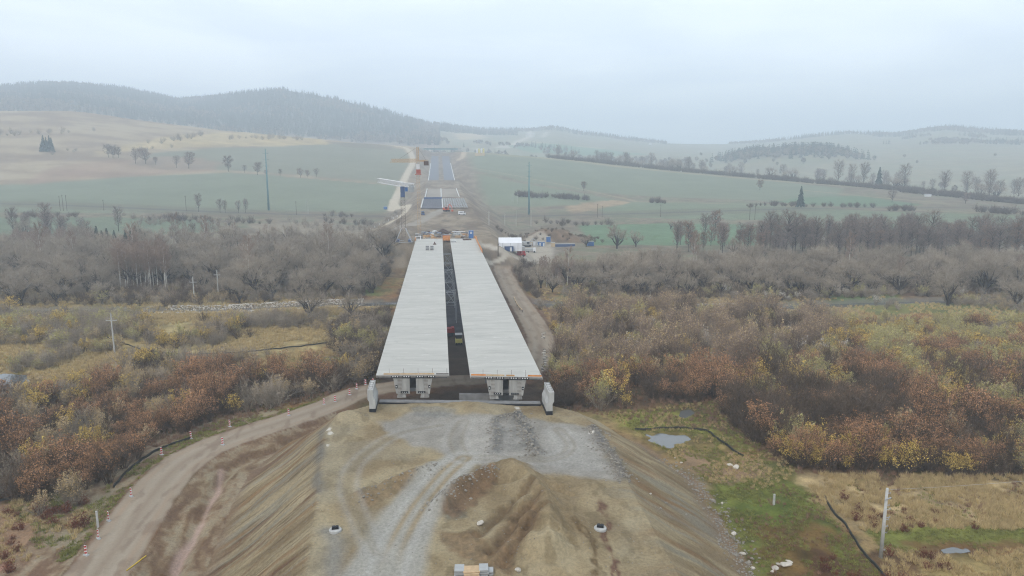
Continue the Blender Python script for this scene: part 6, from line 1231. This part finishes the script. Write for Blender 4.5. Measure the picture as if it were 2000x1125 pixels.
# far forest on the hills
fsp = [joined(conifer(200 + k, 17.0, 5, VM['forest']), 'far_conifer') for k in range(3)]
def blob(seed):
    T = TW(seed); qq = T.q; P = qq.normal(size=(150, 3)); P /= np.linalg.norm(P, axis=1)[:, None]; P = P * [5, 5, 5.5] * qq.uniform(.6, 1, (150, 1)) * .7 + [0, 0, 6]; T.leaves(P, 1.6, 0); T.limb(np.array([0, 0, -1.]), np.array([0, 0, 8.]), .4, .2, 4); return T.mesh('far_tree', [VM['decid']])
fbl = [blob(210 + k) for k in range(2)]
def forest(pxr, k0, k1, dens, seed, thin=None, conif=.75):
    """trees between two ridge lines of the land, over a range of directions"""
    q = np.random.default_rng(seed); n_ = int(dens); a = q.uniform(azim(pxr[0]), azim(pxr[1]), n_); t = q.uniform(0, 1, n_); lo = k0(a); hi = k1(a); r_ = lo + (hi - lo) * t; x_ = r_ * np.sin(np.radians(a)); y_ = r_ * np.cos(np.radians(a))
    if thin is not None: k = thin(x_, y_, a, t); x_, y_ = x_[k], y_[k]
    z_ = ground(x_, y_); m = fbm(x_ / 160, y_ / 160, 3, seed) + q.normal(size=len(x_)) * .08 < .5 + (conif - .5) * .5
    return [(a_, b_, c_, q.uniform(.6, 1.15), q.uniform(0, 6.28), q.integers(0, 3) if mm else q.integers(3, 5)) for a_, b_, c_, mm in zip(x_, y_, z_, m)]
L5 = lambda f: (lambda a: np.interp(a, AZS, LR[5]) * (1 - f) + np.interp(a, AZS, LR[6]) * f)
P_ = forest((-320, 560), lambda a: np.interp(a, AZS, .35 * LR[4] + .65 * LR[5]), L5(1.06), 10500, 4001) + forest((560, 860), lambda a: np.interp(a, AZS, .3 * LR[4] + .7 * LR[5]), L5(1.04), 3300, 4002, lambda x_, y_, a, t: (t < .9) | (fbm(x_ / 25, y_ / 25, 2, 5) > .52)) + forest((860, 1010), L5(.55), L5(1.03), 900, 4003)
scatter_stuff('forest', P_, fsp + fbl)
P_ = forest((1010, 1300), L5(.8), L5(1.03), 700, 4004, None, .4) + forest((1700, 2320), L5(.45), L5(1.03), 5200, 4005, lambda x_, y_, a, t: (t > .55 + .25 * fbm(x_ / 200, y_ / 200, 2, 16)) | (fbm(x_ / 120, y_ / 120, 2, 15) > .66), .5) + forest((1420, 1720), L5(.9), L5(1.03), 500, 4006, None, .4)
scatter_stuff('forest', P_, fsp + fbl)
P_ = []
for kx, ky, w_, hg in KNOLL:
    n_ = 330; a_ = rng.normal(size=(n_, 2)) * [w_ * .62, w_ * .4]; P_ += [(kx + u, ky + v_, gz(kx + u, ky + v_), rng.uniform(.8, 1.5), rng.uniform(0, 6), rng.integers(0, 5)) for u, v_ in a_]
scatter_stuff('forest', P_, fsp + fbl)
P_ = forest((600, 1400), lambda a: np.interp(a, AZS, LR[4]), L5(.05), 1500, 4007, lambda x_, y_, a, t: fbm(x_ / 70, y_ / 70, 3, 35) > .6, .3) + forest((1350, 2300), lambda a: np.interp(a, AZS, LR[4]) - 250, L5(.25), 900, 4008, lambda x_, y_, a, t: fbm(x_ / 60, y_ / 60, 3, 36) > .74, .15)
scatter_stuff('forest', P_, fsp + fbl)
# grass
def grass(name, poly, sp, key, sc, seed, gap=None, ids=()):
    x_, y_ = poisson(G(poly), sp, seed); k = free(x_, y_, 15.5, 4.6, 5) & (not_open(x_, y_, ids) if ids else True); x_, y_ = x_[k], y_[k]
    if gap: k = fbm(x_ / gap[0], y_ / gap[0], 3, seed) > gap[1]; x_, y_ = x_[k], y_[k]
    z_ = ground(x_, y_); q = np.random.default_rng(seed); n_ = len(TUF[key]); scatter_stuff(name, [(a, b_, c_, q.uniform(*sc), q.uniform(0, 6.28), q.integers(0, n_)) for a, b_, c_ in zip(x_, y_, z_)], TUF[key])
grass('dry_grass', [(1560, 928), (2150, 930), (2150, 1034), (1770, 1030), (1700, 1044), (1610, 985)], .55, 'straw', (.5, 1.2), 5001, (3, .36))
grass('dry_grass', [(1400, 962), (1600, 940), (1700, 1120), (1480, 1130)], .9, 'rustg', (.3, .8), 5020, (3, .52))
grass('dry_grass', [(1580, 930), (2150, 930), (2150, 1034), (1770, 1030)], 1.1, 'rustg', (.5, 1.1), 5021, (5, .5))
grass('dry_grass', [(1580, 930), (2150, 930), (2150, 1034), (1770, 1030)], 1.0, 'green', (.6, 1.4), 5022, (4, .55))
grass('dry_grass', [(1700, 1078), (2150, 1074), (2150, 1160), (1720, 1160)], .6, 'straw', (.4, 1.0), 5002, (3, .45))
grass('green_grass', [(1385, 962), (1440, 938), (1520, 930), (1590, 970), (1650, 1040), (1720, 1130), (1470, 1160)], .55, 'green', (.4, 1.1), 5003, (3, .46))
grass('green_grass', [(1690, 1036), (2150, 1030), (2150, 1076), (1720, 1080)], .6, 'green', (.5, 1.1), 5004, (3, .4))
grass('meadow_grass', [(1180, 806), (1400, 782), (1560, 925), (1480, 965), (1400, 955), (1250, 850)], .8, 'straw', (.3, .8), 5005, (4, .5))
grass('meadow_grass', [(1180, 806), (1400, 782), (1560, 925), (1480, 965), (1400, 955), (1250, 850)], .7, 'green', (.5, 1.3), 5006, (4, .36))
grass('verge_grass', [(20, 985), (170, 980), (210, 1000), (170, 1085), (110, 1112), (60, 1060)], .65, 'green', (.6, 1.6), 5030, (2.5, .5))
grass('verge_grass', [(-60, 985), (150, 975), (190, 1010), (120, 1080), (-60, 1120)], .8, 'straw', (.4, 1.1), 5031, (3, .52))
grass('verge_grass', [(200, 960), (320, 872), (420, 826), (560, 800), (660, 776), (640, 800), (480, 842), (300, 965), (170, 1090), (110, 1100)], .6, 'green', (.5, 1.3), 5007, (4, .4))
grass('meadow_grass', [(-100, 640), (260, 600), (760, 600), (745, 740), (300, 740), (-100, 760)], 1.15, 'straw', (.7, 1.5), 5008, (9, .42))
grass('meadow_grass', [(1060, 800), (1060, 720), (2120, 700), (2120, 935), (1560, 930), (1400, 845)], 1.5, 'rustg', (.7, 1.5), 5009)
grass('meadow_grass', [(-100, 1000), (330, 870), (740, 740), (740, 720), (-100, 760)], 1.3, 'rustg', (.7, 1.5), 5010)
grass('meadow_grass', [(-100, 570), (700, 580), (700, 610), (-100, 640)], 1.6, 'straw', (.8, 1.6), 5011, (9, .45)); grass('meadow_grass', [(1060, 565), (2100, 590), (2100, 640), (1060, 620)], 1.8, 'straw', (.7, 1.4), 5012, (9, .42))
# river bank stones, loose rubble on the works
pts = []
for (i0, i1) in ((11, 24), (41, 49)):
    q = RIVER[i0:i1 + 1]; 
    for k in range(2200): f = rng.uniform(0, len(q) - 1.001); a = q[int(f)] + (q[int(f) + 1] - q[int(f)]) * (f % 1); o_ = rng.choice([-1, 1]) * rng.uniform(4, 7.5); xx, yy = a[0] + rng.normal() * .4, a[1] + o_; pts.append((xx, yy, 0, rng.uniform(.2, .65), rng.uniform(0, 6), rng.integers(0, 5)))
pts = np.array(pts); pts[:, 2] = ground(pts[:, 0], pts[:, 1]) + .1; pts = pts[np.abs(pts[:, 0] - 4) > 14]; scatter_stuff('riprap', pts, ROCKL)
pts = []
for L, n_, sc_ in [(GRAVE, 260, (.1, .45)), (GRAVH, 260, (.12, .5)), (GRAVT, 200, (.1, .4)), (MOUND2, 160, (.1, .4)), (MOUND3, 90, (.1, .35))]:
    for k in range(n_): a = L[rng.integers(0, len(L))]; pts.append((a[0] + rng.normal() * .9, a[1] + rng.normal() * .9, 0, rng.uniform(*sc_), rng.uniform(0, 6), rng.integers(0, 5)))
tl = np.array(G([(1290, 890), (1360, 940), (1400, 985), (1425, 1040), (1445, 1080), (1475, 1130)], 1))
for k in range(600): f = rng.uniform(0, 4.999); a = tl[int(f)] + (tl[int(f) + 1] - tl[int(f)]) * (f % 1); pts.append((a[0] + rng.normal() * 1.2, a[1] + rng.normal() * 1.2, 0, rng.uniform(.1, .4), rng.uniform(0, 6), rng.integers(0, 5)))
for k in range(900): pts.append((rng.uniform(-17, 25), rng.uniform(62, 120), 0, rng.uniform(.05, .16), rng.uniform(0, 6), rng.integers(0, 5)))
pts = np.array(pts); pts[:, 2] = ground(pts[:, 0], pts[:, 1]) + .02; scatter_stuff('rubble', pts, ROCKS)

# ------------------------------------------------------------------ haze
hm = bpy.data.materials.new('haze'); hm.use_nodes = True; n = hm.node_tree; n.nodes.remove(n.nodes['Principled BSDF'])
pv = n.nodes.new('ShaderNodeVolumePrincipled'); pv.inputs['Color'].default_value = (0.79, 0.895, 1.0, 1); pv.inputs['Density'].default_value = 4.9e-4; pv.inputs['Anisotropy'].default_value = 0.15
n.links.new(pv.outputs[0], n.nodes['Material Output'].inputs['Volume'])
hz = MB().box((0, 0, 235), (14600, 14600, 560)).build('haze', hm); tag(hz, kind='stuff')
